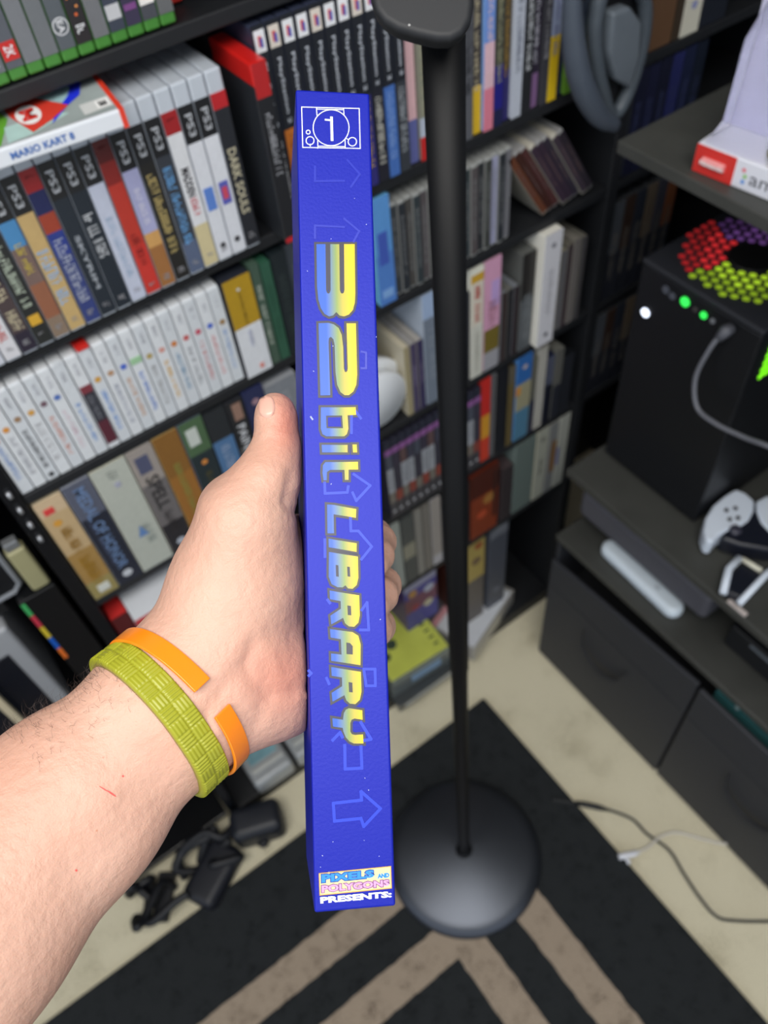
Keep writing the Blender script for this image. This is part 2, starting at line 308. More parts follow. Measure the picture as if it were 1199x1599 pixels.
quad(cv, [(-.0275, .0076), (-.004, .0095), (-.0035, .027), (-.027, .0262)], zc + .0002, mat((200, 202, 202), 0.4)); quad(cv, [(-.016, .0105), (-.0055, .0112), (-.005, .0245), (-.0155, .0240)], zc + .0003, mat((234, 234, 234), 0.4))
put_text(cv, 'E', lambda u, v: (-.0075 - .006 * v, .0135 + .008 * u, zc + .0005), mat(BLK, 0.4, vary=0), 0.05)
build('cover_art', cv, t)
rb = MB(); rb.box(-.0035, .0006, -.0006, .133, -.0003, .0146, mat((214, 58, 36), 0.35)); build('red_side_strip', rb, t)
sb = MB(); put_text(sb, 'MARIO KART 8', lambda u, v: (-.0905 + .0490 * u, -.0006, .0045 + .0056 * v), mat((70, 110, 176), 0.4, vary=0), 0.03); build('title_print', sb, t)
# --- PS2-style row and DVD-size cases to the right
YP = YF
RT = case('game_case', 0.305, 0.0158, 1.2325, 0.173, 0.135, (40, 43, 48), [(.0, .17, (170, 34, 36)), (.17, 1, (30, 31, 35))], 'red-topped dark game case pulled out left of the white-logo cases', title=501, tcol=(170, 172, 178), tpos=(.25, .6), twid=.5, marks=[('rect', .97, 1, -.45, .45, (180, 30, 40))], yf=YF - 0.030, shellkind='coat', group='tall black game cases')
build('red_top', MB().box(-.0080, .0080, -.0004, .075, .153, .1735, mat((206, 32, 28), .3, 'coat')), bpy.data.objects[[o.name for o in bpy.data.objects if o.type == 'EMPTY'][-1]] if False else RT, bevel=.002)
def ps2(i, x, wd, desc, low, tit, tcol, lg=WHT, drop=0, split=.5, **k):
    z = 1.2325; h = 0.190 - drop
    case('game_case', x, wd, z, h, 0.135, (52, 58, 78) if i < 99 else DK, [(0, split, (30, 33, 40)), (split, 1, low)], desc + ', ' + ORD[i] + ' in the logo-topped row', group='tall black game cases', title=tit, tcol=tcol, tpos=(split + .03, .9), twid=.6,
         marks=[('rect', .02, .115, -.36, .36, lg), ('rect', .045, .09, -.14, .10, (200, 80, 70)), ('rect', .055, .095, -.02, .18, (80, 90, 170)), ('text', 'PlayStation 2', .16, split - .03, .34, (190, 196, 206))], yf=YP - .006, **k)
P2 = [('black game case with grey title', BLK, 31, (200, 200, 205)), ('black game case with orange lower half', (190, 110, 40), 32, (150, 80, 20)), ('black game case with white lettering', BLK, 33, (215, 218, 222)),
      ('brown-banded black game case', (84, 42, 32), 34, (60, 30, 26)), ('slate game case with white lettering', (44, 48, 60), 35, (200, 204, 210)), ('pink-fronted black game case', (150, 56, 90), 36, (200, 120, 150)),
      ('black game case with pale grey lower half', (186, 190, 204), 37, (150, 150, 170)), ('navy game case with gold title', (46, 44, 110), 38, (190, 160, 90)), ('black game case with cream title', (34, 34, 44), 39, (200, 200, 190)),
      ('blue-spined game case', (66, 104, 172), 40, (130, 160, 210)), ('black and grey striped game case', (52, 56, 62), 41, (160, 166, 172))]
x = 0.3225
for i, (d, low, tt, tc_) in enumerate(P2):
    ps2(i + 1, x, 0.0143, d, low, tt, tc_, lg=(214, 206, 196) if i % 3 == 1 else WHT); x += 0.01435
M2 = [(0.0148, 'pink and peach figure-print case', (196, 150, 168), [(0, .3, (196, 170, 190)), (.3, .75, (206, 168, 172)), (.75, 1, (90, 96, 150))], None, WHT),
      (0.0145, 'grey-olive case with red top and base', (120, 120, 110), [(0, .12, RED), (.12, .75, (126, 128, 112)), (.75, .86, (170, 180, 196)), (.86, 1, (180, 36, 36))], 52, (170, 166, 140)),
      (0.0143, 'yellow and purple case beside the stand pole', (150, 120, 70), [(0, .3, (190, 190, 186)), (.3, .7, (196, 160, 86)), (.7, 1, (70, 50, 110))], 53, (220, 190, 120)),
      (0.0143, 'black case hidden mostly behind the stand pole', BLK, [(0, 1, BLK)], 54, GRY), (0.0143, 'dark case behind the stand pole', NAVY, [(0, 1, NAVY)], 55, GRY), (0.0143, 'grey case behind the stand pole', GRY, [(0, 1, (84, 86, 92))], 56, BLK),
      (0.0143, 'dark case with yellow base right of the pole', (40, 36, 34), [(0, .72, (44, 40, 40)), (.72, 1, (206, 170, 40))], 57, (190, 180, 150)),
      (0.0143, 'sky blue and pink comic-print case', (120, 160, 216), [(0, .5, (104, 140, 206)), (.5, .75, (212, 176, 190)), (.75, 1, (206, 120, 140))], 58, (220, 190, 190)),
      (0.0130, 'olive and dark blue case', (64, 66, 54), [(0, .65, (60, 62, 54)), (.65, .9, (34, 32, 120)), (.9, 1, (30, 34, 70))], 59, (150, 150, 120)),
      (0.0125, 'dark gold case', (74, 62, 36), [(0, .7, (66, 56, 40)), (.7, 1, (44, 40, 96))], 60, (150, 120, 60)),
      (0.0150, 'silver-white case', (178, 184, 196), [(0, 1, (176, 182, 194))], 61, (110, 116, 130)),
      (0.0146, 'black case with heavy white lettering', BLK, [(0, 1, (34, 36, 40))], 62, (196, 200, 204)),
      (0.0122, 'dark plum case with slim white title', (60, 40, 60), [(0, .8, (44, 38, 54)), (.8, 1, (120, 90, 130))], 63, (190, 190, 200)),
      (0.0118, 'narrow grey-black case', (46, 46, 52), [(0, 1, (56, 56, 62))], 64, (150, 150, 156)),
      (0.0143, 'pale blue case with yellow base', (160, 170, 190), [(0, .62, (146, 156, 182)), (.62, 1, (212, 178, 30))], 65, (120, 126, 160)),
      (0.0110, 'navy case between yellow and green', NAVY, [(0, 1, (32, 40, 70))], 66, (60, 70, 110)),
      (0.0143, 'bright green case', (90, 132, 40), [(0, 1, (92, 136, 42))], 67, (70, 110, 34)),
      (0.0130, 'grey-blue case, last before the headphones', (80, 92, 110), [(0, 1, (78, 88, 104))], 68, (60, 70, 90))]
for i, (wd, d, sc, bd, tt, tc_) in enumerate(M2):
    case('game_case', x, wd, 1.2325, 0.188 if i % 4 else 0.19, 0.135, sc, bd, d + ', right of the logo-topped cases', title=tt, tcol=tc_, tpos=(.15, .75), twid=.55, yf=YP - (.004 if i % 3 else 0), group='tall mixed cases beside the pole'); x += wd + 0.0001
# --- white handheld row
WH = (210, 214, 218)
WI = [(('dot', .4, (190, 100, 60)), 101, (90, 130, 190), 'with blue print'), (('dot', .34, (206, 140, 60)), 102, (150, 152, 160), 'with orange dot'), (('dot', .30, (150, 120, 90)), 103, (60, 62, 66), 'with bold black title'), (('dot', .30, (200, 150, 70)), 104, (160, 160, 164), 'with faint grey title'),
      (('dot', .28, (110, 84, 96)), 105, (206, 140, 120), 'with salmon title'), (('dot', .28, (80, 110, 176)), 106, (206, 180, 190), 'with pale pink print'), (('dot', .0, WH), 107, (110, 150, 206), 'with pale blue title'), ('blk', 108, (150, 150, 154), 'with black and maroon strip'),
      (('dot', .30, (200, 150, 60)), 109, (84, 140, 210), 'with sky blue title'), (('dot', .30, (176, 140, 110)), 110, (150, 154, 170), 'with lilac-grey title'), (('dot', .30, (70, 100, 190)), 111, (200, 160, 130), 'with orange swirl'), (('grn',), 112, (74, 120, 200), 'with strong blue title'),
      (('dot', .32, (170, 150, 90)), 113, (150, 150, 150), 'with green label'), (('dot', .32, (206, 150, 140)), 114, (214, 170, 80), 'with amber title'), (('dot', .32, (196, 120, 60)), 115, (110, 150, 180), 'with thin blue edge'), (('dot', .32, (190, 90, 90)), 116, (130, 134, 140), 'with small grey title'),
      (('dot', .32, (190, 80, 100)), 117, (200, 120, 120), 'with thin red title'), (('dot', .32, (70, 100, 190)), 118, (206, 130, 130), 'with blue dot'), (('dot', .34, (150, 120, 80)), 119, (130, 160, 206), 'with wavy blue title')]
for i, (mk, sd, tc_, ds) in enumerate(WI):
    marks = [('scr', sd + 300, .08, .2, .3, (176, 178, 186))]
    if mk == 'blk': marks += [('rect', .34, .68, -.42, .42, (40, 42, 52)), ('rect', .68, .93, -.42, .42, (84, 34, 48)), ('rect', .30, .37, -.42, .42, (120, 50, 60)), ('scr', 3, .40, .66, .5, (120, 122, 130))]
    elif mk[0] == 'grn': marks += [('rect', .27, .33, -.42, .42, (150, 190, 150))]
    else: marks.append(('dot', 0, mk[1], .0034, mk[2]))
    if i in (2,): marks.append(('dot', 0, .93, .003, (40, 42, 46)))
    case('game_case', -0.0370 + 0.01425 * i, 0.01425, 1.0725, 0.131, 0.115, (214, 218, 222), [(0, 1, WH if i % 2 else (202, 207, 212))], 'white handheld game case ' + ds + ', ' + ORD[i + 1] + ' in the white row', title=sd if mk != 'blk' else None, tcol=tc_, tpos=(.42, .85), twid=.42 if i != 3 else .6, marks=marks, inset=(.002, .003), yf=YF - .002, group='white handheld game cases', rough=0.3)
case('red_tab', 0.077, 0.014, 1.2045, 0.004, 0.06, (206, 40, 34), [(0, 1, (206, 40, 34))], 'red plastic card lying on top of the white handheld cases', cat='card', yf=YF - .004)
case('book', 0.2355, 0.0335, 1.0725, 0.131, 0.115, (44, 48, 58), [(0, .47, (170, 136, 32)), (.47, 1, (208, 211, 216))], 'thick white boxed set with mustard top band, right of the white row', cat='box', title=None, marks=[('scr', 71, .12, .45, .12, (110, 88, 30)), ('scr', 72, .52, .72, .16, (170, 176, 200)), ('rect', .9, .95, .05, .2, (206, 130, 120)), ('dot', -.02, .1, .002, (200, 200, 190))], yf=YF - .006, bev=0.001)
for i, (wd, c, tc_, d) in enumerate([(0.012, (64, 84, 72), (180, 188, 176), 'dark green case with pale lettering'), (0.013, (44, 84, 66), (40, 76, 60), 'plain dark green case'), (0.02, (26, 34, 38), (50, 60, 60), 'near-black green case'), (0.03, (70, 76, 84), (130, 136, 140), 'grey case in shade')]):
    case('game_case', 0.2695 + [0, .0122, .0254, .0456][i], wd, 1.0725, 0.136 - .004 * (i % 2), 0.11, tuple(int(v * 1.1) for v in c), [(0, 1, c)], d + ', right of the mustard-banded box', title=130 + i, tcol=tc_, tpos=(.2, .8), twid=.5, yf=YF - .004 + .01 * (i > 2))
# --- boxed PC games (shelf 0.862)
def big(x0, x1, h, shell, bands, desc, marks=(), d=0.16, yf=YF - .004, z=0.8625, name='game_box', **k):
    return case(name, x0, x1 - x0, z, h, d, shell, bands, desc, cat='box', marks=marks, yf=yf, bev=0.0008, rough=0.5, **k)
big(-0.0365, -0.0035, 0.190, (206, 190, 160), [(0, .12, (196, 172, 140)), (.12, .5, (186, 160, 120)), (.5, .82, (160, 126, 70)), (.82, 1, (150, 136, 84))], 'sand and gold boxed game, leftmost of the thick boxes', marks=[('rect', .06, .11, -.3, .05, (206, 60, 60)), ('dot', -.1, .2, .005, (206, 150, 60)), ('scr', 81, .26, .52, .42, (150, 110, 30)), ('scr', 82, .56, .86, .5, (166, 124, 30)), ('rect', .88, .95, -.2, .25, (206, 208, 200))])
big(-0.0030, 0.0300, 0.192, (170, 176, 190), [(0, .3, (84, 88, 104)), (.3, 1, (30, 34, 48))], 'navy boxed game with large pale blue lettering', marks=[('scr', 83, .3, .8, .12, (90, 100, 130), -.22), ('text', 'MEDAL OF HONOR', .04, .84, .42, (110, 136, 176)), ('dot', 0, .91, .0065, (196, 200, 206))])
big(0.0305, 0.0735, 0.193, (222, 222, 200), [(0, 1, (176, 180, 170))], 'pale grey-green boxed game with small blue triangle', marks=[('scr', 84, .05, .12, .3, (110, 116, 114)), ('scr', 85, .58, .78, .28, (150, 160, 156), .18), ('rect', .15, .19, -.05, .1, (160, 162, 180))])
big(0.0740, 0.1060, 0.193, (180, 176, 170), [(0, .3, (150, 142, 136)), (.3, .7, (104, 100, 100)), (.7, 1, (34, 32, 36))], 'grey boxed game with dark curly lettering', marks=[('rect', .06, .2, -.3, .2, (76, 80, 106)), ('text', 'SPELL', .24, .55, .5, (40, 38, 40)), ('scr', 86, .56, .82, .4, (54, 50, 52)), ('dot', 0, .9, .0062, (170, 176, 186))])
big(0.1065, 0.1385, 0.193, (200, 170, 110), [(0, .35, (128, 88, 36)), (.35, 1, (146, 98, 40))], 'ochre boxed game with green-gold lettering', marks=[('scr', 87, .25, .75, .3, (150, 150, 76))])
big(0.1390, 0.1700, 0.194, (120, 130, 160), [(0, .28, (70, 96, 66)), (.28, 1, (30, 42, 46))], 'dark green creature-art boxed game', marks=[('rect', .06, .2, -.3, .15, (190, 196, 190)), ('dot', 0, .36, .004, (200, 130, 60)), ('scr', 88, .45, .6, .3, (90, 84, 50)), ('dot', 0, .8, .008, (60, 66, 84))])
big(0.1705, 0.1990, 0.190, (40, 44, 48), [(0, .25, (32, 36, 40)), (.25, .75, (74, 110, 150)), (.75, 1, (36, 36, 40))], 'dark boxed game with steel blue lower half', marks=[('scr', 89, .3, .7, .5, (150, 170, 200))])
big(0.1995, 0.2230, 0.188, (46, 48, 54), [(0, 1, (30, 31, 34))], 'black boxed game with white vertical lettering', marks=[('rect', .02, .16, -.2, .3, (140, 110, 96)), ('text', 'PAIN', .2, .42, .46, (200, 202, 206)), ('scr', 90, .42, .8, .46, (190, 192, 196)), ('scr', 91, .4, .7, .16, (150, 150, 150), -.34)])
big(0.2235, 0.2510, 0.191, (46, 52, 90), [(0, 1, (34, 40, 76))], 'navy boxed game behind the thumb', marks=[('dot', 0, .1, .005, (150, 120, 130))])
big(0.2515, 0.2960, 0.182, (150, 154, 160), [(0, 1, (120, 124, 130))], 'grey boxed game between thumb and blue box', marks=[('scr', 92, .1, .6, .4, (160, 164, 170))])
# loose cases lying flat above the boxes
for i, (x0, x1, c, d) in enumerate([(0.142, 0.172, (90, 100, 150), 'blue'), (0.178, 0.243, (84, 88, 100), 'grey')]):
    case('game_case', x0, x1 - x0, 0.8625 + .1955, 0.0075, 0.12, c, [(0, 1, c)], d + ' slim case lying flat on the thick boxes', yf=YF + .004)
# triangle emblem
tri = MB(); tri.add([(0.046, YF - .0056, 0.925), (0.059, YF - .0056, 0.925), (0.0525, YF - .0056, 0.945)], [(0, 1, 2)], mat((96, 130, 180), .5))
for o in bpy.data.objects:
    if o.type == 'EMPTY' and 'blue triangle' in o.get('label', ''):
        tri.v = [(a - o.location.x, b - o.location.y, c - o.location.z) for a, b, c in tri.v]; build('triangle_emblem', tri, o)
# --- shelf 0.658 left: red box, white labels
big(-0.036, -0.012, 0.150, (190, 40, 38), [(0, .5, (80, 14, 16)), (.5, 1, (196, 42, 38))], 'red boxed game under the sand and gold box', z=0.6585)
big(-0.0115, 0.160, 0.052, (206, 210, 216), [(0, .35, (196, 60, 64)), (.35, 1, (204, 208, 212))], 'white console box with red logo strip and green window', z=0.7635, marks=[('rect', .3, .85, -.38, -.12, (150, 150, 84)), ('rect', .3, .85, -.1, .25, (130, 110, 150)), ('rect', .3, .9, .3, .46, (90, 120, 90))], yf=YF - .03)
for i in range(9):
    case('game_case', -0.0105 + .0185 * i, 0.018, 0.6585, 0.1040, 0.12, (70, 72, 76), [(0, .28, (170, 174, 178)), (.28, 1, (54, 52, 52))], 'black case with pale top label, ' + ORD[i + 1] + ' from the left under the console box', title=None, marks=[('scr', 210 + i, .05, .22, .5, (90, 92, 98)), ('dot', 0, .5, .003, (120, 100, 90))], yf=YF - .02, group='small black cases with pale labels')
# --- CD shelf (1.072)
big(0.424, 0.4495, 0.142, (110, 180, 224), [(0, .5, (84, 140, 200)), (.5, 1, (74, 120, 190))], 'light blue translucent boxed disc right of the held box', z=1.0725, marks=[('rect', .3, .6, -.3, .2, (60, 84, 170)), ('rect', .85, .93, -.3, .3, (120, 160, 210))], d=.12)
JW = [(120, 122, 124), (60, 64, 70), (92, 92, 92), (54, 60, 66), (106, 100, 94), (70, 72, 76), (150, 146, 138), (46, 50, 56)]
xx = 0.4505; k = 0
while xx < 0.628:
    c = [(54, 58, 62), (40, 44, 50), (70, 68, 66), (48, 56, 60), (80, 74, 76), (44, 46, 50), (60, 62, 60)][k % 7]
    if k == 14: c = (150, 152, 178)
    if k == 16: c = (110, 110, 116)
    case('disc_case', xx, 0.0104, 1.0725, 0.125, 0.12, (150, 152, 150), [(.03, .97, c)], 'clear disc case with ' + ['charcoal', 'black', 'brown-grey', 'slate green', 'dusty rose', 'near-black', 'olive-grey'][k % 7] + ' inlay, ' + ORD[k + 1] + ' from the light blue box', cat='disc case', title=400 + k, tcol=(126, 128, 130), tpos=(.15, .8), twid=.4, shellkind='coat', group='upright clear disc cases', yf=YF - .002 * (k % 2)); xx += 0.0106; k += 1
for i in range(8):
    c = [(96, 56, 40), (60, 34, 30), (74, 44, 44), (56, 44, 58), (52, 42, 56), (48, 44, 56), (60, 52, 62), (44, 40, 48)][i]
    case('disc_case', 0.689 + 0.0118 * i, 0.0104, 1.0735 + (0.0058 if True else 0), 0.125, 0.12, (146, 146, 146) if i % 3 else (176, 172, 160), [(.03, .97, c)], 'disc case leaning left with ' + ['orange-brown', 'dark red', 'maroon', 'plum', 'violet-grey', 'blue-black', 'mauve-grey', 'black'][i] + ' inlay above the white box', cat='disc case', shellkind='coat', group='leaning disc cases', rotY=math.radians(-33), yf=YF + .002 * (i % 3), marks=[('scr', i + 70, .2, .7, .3, (110, 90, 90))])
# --- shelf 0.862 right
def items(lst, z, where, catn='game case', nm='game_case'):
    for i, (x0, x1, h, c, bands, d, *mk) in enumerate(lst):
        case(nm, x0, x1 - x0 - .0006, z + .0005, min(h, {0.658: .187, 0.447: .194, 0.862: .193}.get(z, 1)), 0.12, c, bands, d + ' ' + where, cat=catn, marks=mk[0] if mk else (), yf=YF - .003 + (mk[1] if len(mk) > 1 else 0), bev=.0008)
items([(0.452, 0.463, .125, (190, 182, 160), [(0, 1, (150, 140, 110))], 'beige-edged disc case'), (0.463, 0.474, .125, (150, 148, 146), [(0, 1, (70, 62, 90))], 'purple disc case', [('scr', 5, .3, .6, .5, (150, 140, 170))]), (0.474, 0.485, .125, (160, 156, 150), [(0, 1, (52, 46, 80))], 'dark violet disc case', [('scr', 6, .3, .6, .5, (130, 120, 150))]),
       (0.486, 0.512, .192, (176, 188, 204), [(0, .2, (150, 170, 200)), (.2, 1, (110, 120, 134))], 'tall grey-blue box', [('scr', 7, .3, .8, .4, (150, 160, 172))]),
       (0.513, 0.535, .17, GRY, [(0, 1, (60, 64, 70))], 'dark box behind the pole'), (0.536, 0.565, .16, DK, [(0, 1, (44, 46, 52))], 'black box behind the pole'),
       (0.566, 0.589, .192, (220, 220, 208), [(0, .05, (214, 214, 200)), (.05, .12, (190, 150, 50)), (.12, .5, (206, 200, 186)), (.5, 1, (196, 196, 186))], 'tall cream box with red lettering', [('scr', 33, .15, .28, .5, (186, 60, 56)), ('scr', 8, .3, .46, .5, (186, 60, 56)), ('scr', 9, .55, .95, .3, (170, 170, 160))]),
       (0.590, 0.619, .192, (214, 170, 190), [(0, .6, (200, 150, 178)), (.6, .82, (110, 96, 40)), (.82, 1, (150, 150, 156))], 'pink and lilac cartoon-print box', [('scr', 10, .35, .6, .6, (150, 100, 110)), ('rect', .18, .4, -.1, .4, (176, 150, 200))]),
       (0.621, 0.632, .125, GRY, [(0, 1, (54, 44, 44))], 'brown-black disc case'), (0.632, 0.643, .125, (110, 110, 106), [(0, 1, (36, 36, 40))], 'black disc case'), (0.643, 0.654, .125, GRY, [(0, 1, (48, 40, 44))], 'dull plum disc case'),
       (0.656, 0.682, .17, (96, 98, 96), [(0, .45, (30, 28, 28)), (.45, 1, (84, 88, 92))], 'grey box with stacked dark lettering', [('scr', 11, .4, .9, .7, (120, 126, 130))]),
       (0.683, 0.716, .195, (226, 224, 214), [(0, 1, (198, 198, 204))], 'tall white box with small black marks', [('dot', 0, .1, .004, (110, 110, 120)), ('scr', 12, .3, .7, .3, (170, 170, 178)), ('dot', 0, .9, .004, (80, 80, 90))], -.012),
       (0.718, 0.730, .14, (90, 88, 80), [(0, 1, (74, 72, 64))], 'olive-grey case'), (0.730, 0.742, .14, (150, 146, 130), [(0, 1, (96, 96, 100))], 'grey case with cream edge'), (0.742, 0.752, .145, (120, 116, 106), [(0, 1, (60, 50, 56))], 'dark rose case'), (0.753, 0.766, .148, (130, 126, 118), [(0, 1, (104, 100, 98))], 'warm grey case'), (0.767, 0.779, .146, (110, 108, 100), [(0, 1, (70, 68, 70))], 'brown-grey case')],
      0.862, 'on the shelf below the disc cases')
# white ribbed bowl-like stack
t = thing('ribbed_spool', 'white ribbed round spool half hidden behind the held box', 'spool', (0.408, YF + .020, 0.8625))
prof = []
sp = MB()
Mw = mat((214, 218, 222), .35, vary=.03)
rr = 0.055
for k in range(4):
    y0 = -0.022 + .018 * k
    sp2 = [(0.001, y0), (rr - .01 * abs(k - 1), y0), (rr - .004 - .01 * abs(k - 1) + .006, y0 + .004), (rr - .01 * abs(k - 1), y0 + .014), (0.03, y0 + .0165)]
    n = 40; vs = [(r * math.cos(2 * math.pi * q / n), y, rr + r * math.sin(2 * math.pi * q / n)) for r, y in sp2 for q in range(n)]
    sp.add(vs, [(i * n + q, (i + 1) * n + q, (i + 1) * n + (q + 1) % n, i * n + (q + 1) % n) for i in range(4) for q in range(n)], Mw)
build('body', sp, t, smooth=True)
# --- shelf 0.658 right: purple-banded row etc
PB = []
xs = 0.405; k = 0
while xs < 0.585:
    c = [(70, 74, 86), (56, 52, 66), (90, 70, 70), (60, 60, 74)][k % 4]
    case('game_case', xs, 0.0128, 0.6585, 0.178, 0.12, (40, 40, 52), [(0, .1, (40, 42, 56)), (.1, .17, (132, 84, 140)), (.17, .35, c), (.35, .66, (150, 154, 160) if k % 3 != 1 else (50, 48, 60)), (.66, .8, (130, 62, 52) if k % 2 else (110, 104, 96)), (.8, 1, (66, 64, 68))], 'purple-banded case with ' + ['red', 'grey', 'rust', 'pale'][k % 4] + ' panel, ' + ORD[k + 1] + ' from the left behind the pole', marks=[('dot', 0, .92, .003, (170, 172, 176)), ('scr', 600 + k, .38, .62, .3, (90, 90, 100))], group='purple-banded game cases', yf=YF - .003); xs += 0.0130; k += 1
items([(0.588, 0.607, .19, (190, 50, 44), [(0, .42, (186, 40, 34)), (.42, .7, (196, 140, 40)), (.7, 1, (190, 60, 40))], 'red case with yellow middle'), (0.608, 0.619, .185, GRY, [(0, 1, (84, 84, 86))], 'plain grey case'), (0.620, 0.641, .19, BLK, [(0, 1, (24, 26, 32))], 'black case'),
       (0.642, 0.657, .18, (60, 54, 40), [(0, .2, (90, 84, 70)), (.2, 1, (92, 80, 50))], 'dull gold case'), (0.659, 0.691, .19, (90, 150, 214), [(0, .3, (46, 96, 160)), (.3, .62, (146, 142, 116)), (.62, 1, (74, 116, 142))], 'blue and sand box', [('dot', 0, .12, .005, (170, 160, 160)), ('rect', .33, .42, -.5, -.2, (190, 130, 50))]),
       (0.692, 0.703, .17, (100, 100, 90), [(0, .55, (92, 92, 84)), (.55, 1, (40, 42, 62))], 'olive and navy case'), (0.704, 0.723, .182, (180, 178, 170), [(0, 1, (166, 164, 156))], 'narrow off-white box'), (0.724, 0.741, .15, NAVY, [(0, .4, (76, 80, 96)), (.4, 1, (24, 26, 36))], 'navy case with pale top'), (0.742, 0.76, .155, (110, 110, 104), [(0, .5, (90, 90, 86)), (.5, 1, (40, 42, 50))], 'grey-topped dark case'), (0.761, 0.785, .13, BLK, [(0, 1, (36, 38, 44))], 'short black case')],
      0.658, 'left of the cabinet, third shelf up')
# --- shelf 0.447
items([(0.400, 0.418, .19, (150, 156, 152), [(0, 1, (138, 144, 138))], 'pale grey-green box behind the fingertips'), (0.419, 0.446, .19, (74, 78, 78), [(0, .4, (66, 70, 70)), (.4, .62, (130, 128, 112)), (.62, 1, (66, 70, 70))], 'charcoal box with beige label'),
       (0.447, 0.463, .19, (130, 128, 122), [(0, 1, (124, 122, 116))], 'warm grey box'), (0.464, 0.480, .19, (120, 116, 110), [(0, 1, (112, 108, 102))], 'taupe box'), (0.481, 0.503, .19, (170, 168, 170), [(0, .85, (146, 140, 134)), (.85, 1, (170, 168, 172))], 'light grey box beside the pole'), (0.504, 0.53, .18, DK, [(0, 1, DK)], 'black box directly behind the pole'), (0.531, 0.566, .18, DK, [(0, 1, (44, 40, 40))], 'dark brown box directly behind the pole'),
       (0.568, 0.632, .182, (96, 40, 26), [(0, .35, (70, 30, 22)), (.35, 1, (124, 54, 30))], 'red-brown box with amber figure art', [('dot', .15, .45, .014, (150, 104, 50)), ('dot', -.1, .65, .012, (170, 70, 40)), ('rect', .1, .8, .3, .42, (50, 24, 20))]),
       (0.640, 0.666, .15, (70, 60, 62), [(0, 1, (52, 46, 48))], 'dark plum box'), (0.668, 0.716, .192, (116, 130, 126), [(0, 1, (92, 104, 100))], 'grey-green box'), (0.718, 0.746, .195, (196, 192, 170), [(0, 1, (150, 152, 140))], 'cream box with black figure', [('scr', 21, .42, .65, .3, (40, 42, 44)), ('scr', 22, .1, .18, .5, (110, 112, 104))]),
       (0.747, 0.770, .19, (150, 150, 144), [(0, 1, (116, 118, 118))], 'grey box with brown window', [('rect', .25, .7, -.1, .42, (112, 80, 44))]), (0.771, 0.797, .2, (190, 190, 178), [(0, 1, (156, 158, 150))], 'off-white box at the end of the shelf', [('rect', .4, .65, -.5, -.3, (80, 84, 140))])],
      0.447, 'on the second shelf from the floor', 'box', 'game_box')
# --- bottom shelf things
items([(0.447, 0.530, .27, (86, 60, 120), [(0, .3, (50, 30, 40)), (.3, .45, (150, 150, 176)), (.45, .55, (60, 56, 140)), (.55, .75, (110, 60, 80)), (.75, 1, (70, 66, 140))], 'purple cartoon-print box', [('dot', .25, .3, .016, (196, 196, 204)), ('dot', .25, .55, .013, (180, 184, 200)), ('dot', -.25, .5, .011, (190, 140, 60)), ('dot', .2, .75, .012, (196, 190, 160)), ('dot', -.2, .7, .01, (150, 60, 70))], .062),
       ], 0.1465, 'standing on the yellow-green boxed game', 'box', 'game_box')
items([(0.566, 0.622, .33, (90, 50, 40), [(0, .05, (220, 80, 50)), (.05, .5, (170, 150, 84)), (.5, 1, (90, 84, 80))], 'orange-topped yellow box', [('dot', .1, .3, .012, (110, 90, 70)), ('dot', .2, .15, .01, (150, 70, 40))], .02), (0.634, 0.682, .335, (90, 94, 104), [(0, .2, (110, 114, 122)), (.2, 1, (72, 76, 86))], 'dark grey ribbed box', [('dot', 0, .1, .012, (130, 134, 140)), ('dot', 0, .8, .01, (110, 114, 124))], .02)],
      0.0975, 'standing on the white and pink case', 'box', 'game_box')
t = thing('game_box', 'yellow-green boxed game lying flat on the bottom shelf', 'box', (0.43, 0.735, 0.0755), None, (0, 0, math.radians(-3)))
build('cover', MB().box(-.078, .07, -.065, .085, 0, .07, mat((96, 104, 104), .35, 'coat')), t, bevel=.002)
cv = MB(); quad(cv, [(-.076, -.063), (.068, -.063), (.068, .083), (-.076, .083)], .0703, mat((200, 208, 92), .4, vary=.2, scale=20))
for (a, b, r) in ((-.03, .01, .012), (-.055, -.01, .01), (-.01, .04, .008), (-.045, .035, .006)): quad(cv, [(a + r * math.cos(q * .7) * (1 + .3 * (q % 2)), b + r * math.sin(q * .7)) for q in range(9)], .0706, mat((60, 74, 60), .5))
sc_ = MB(); scribble(cv, 0, 0, 0, 0, mat(BLK), 0, 1)
for q in range(14): quad(cv, [(.045 + .014 * (q % 2), .07 - .009 * q), (.045 + .014 * (q % 2), .07 - .009 * q - .006), (.056 + .004 * (q % 2), .07 - .009 * q - .006), (.056 + .004 * (q % 2), .07 - .009 * q)], .0706, mat((90, 100, 60), .5))
build('cover_art', cv, t)
sb = MB(); sb.box(-.03, .045, -.0660, -.064, .02, .045, mat((130, 160, 190), .4, vary=.2)); sb.box(-.074, .066, -.0655, -.064, .055, .066, mat((130, 140, 130), .4)); build('side_label', sb, t)
t = thing('game_case', 'clear-edged black case underneath the yellow-green boxed game', 'game case', (0.43, 0.735, 0.0455))
build('shell', MB().box(-.085, .075, -.085, .08, 0, .029, mat((60, 64, 66), .25, 'coat')), t, bevel=.003)
sb = MB(); sb.box(-.07, .06, -.0856, -.084, .010, .022, mat((170, 172, 168), .4, vary=.2)); build('spine_print', sb, t)
t = thing('game_box', 'white and pink game case lying askew right of the pole', 'game case', (0.612, 0.745, 0.0455), None, (0, 0, math.radians(20)))
build('shell', MB().box(-.095, .085, -.07, .08, 0, .052, mat((150, 148, 144), .3, 'coat')), t, bevel=.002)
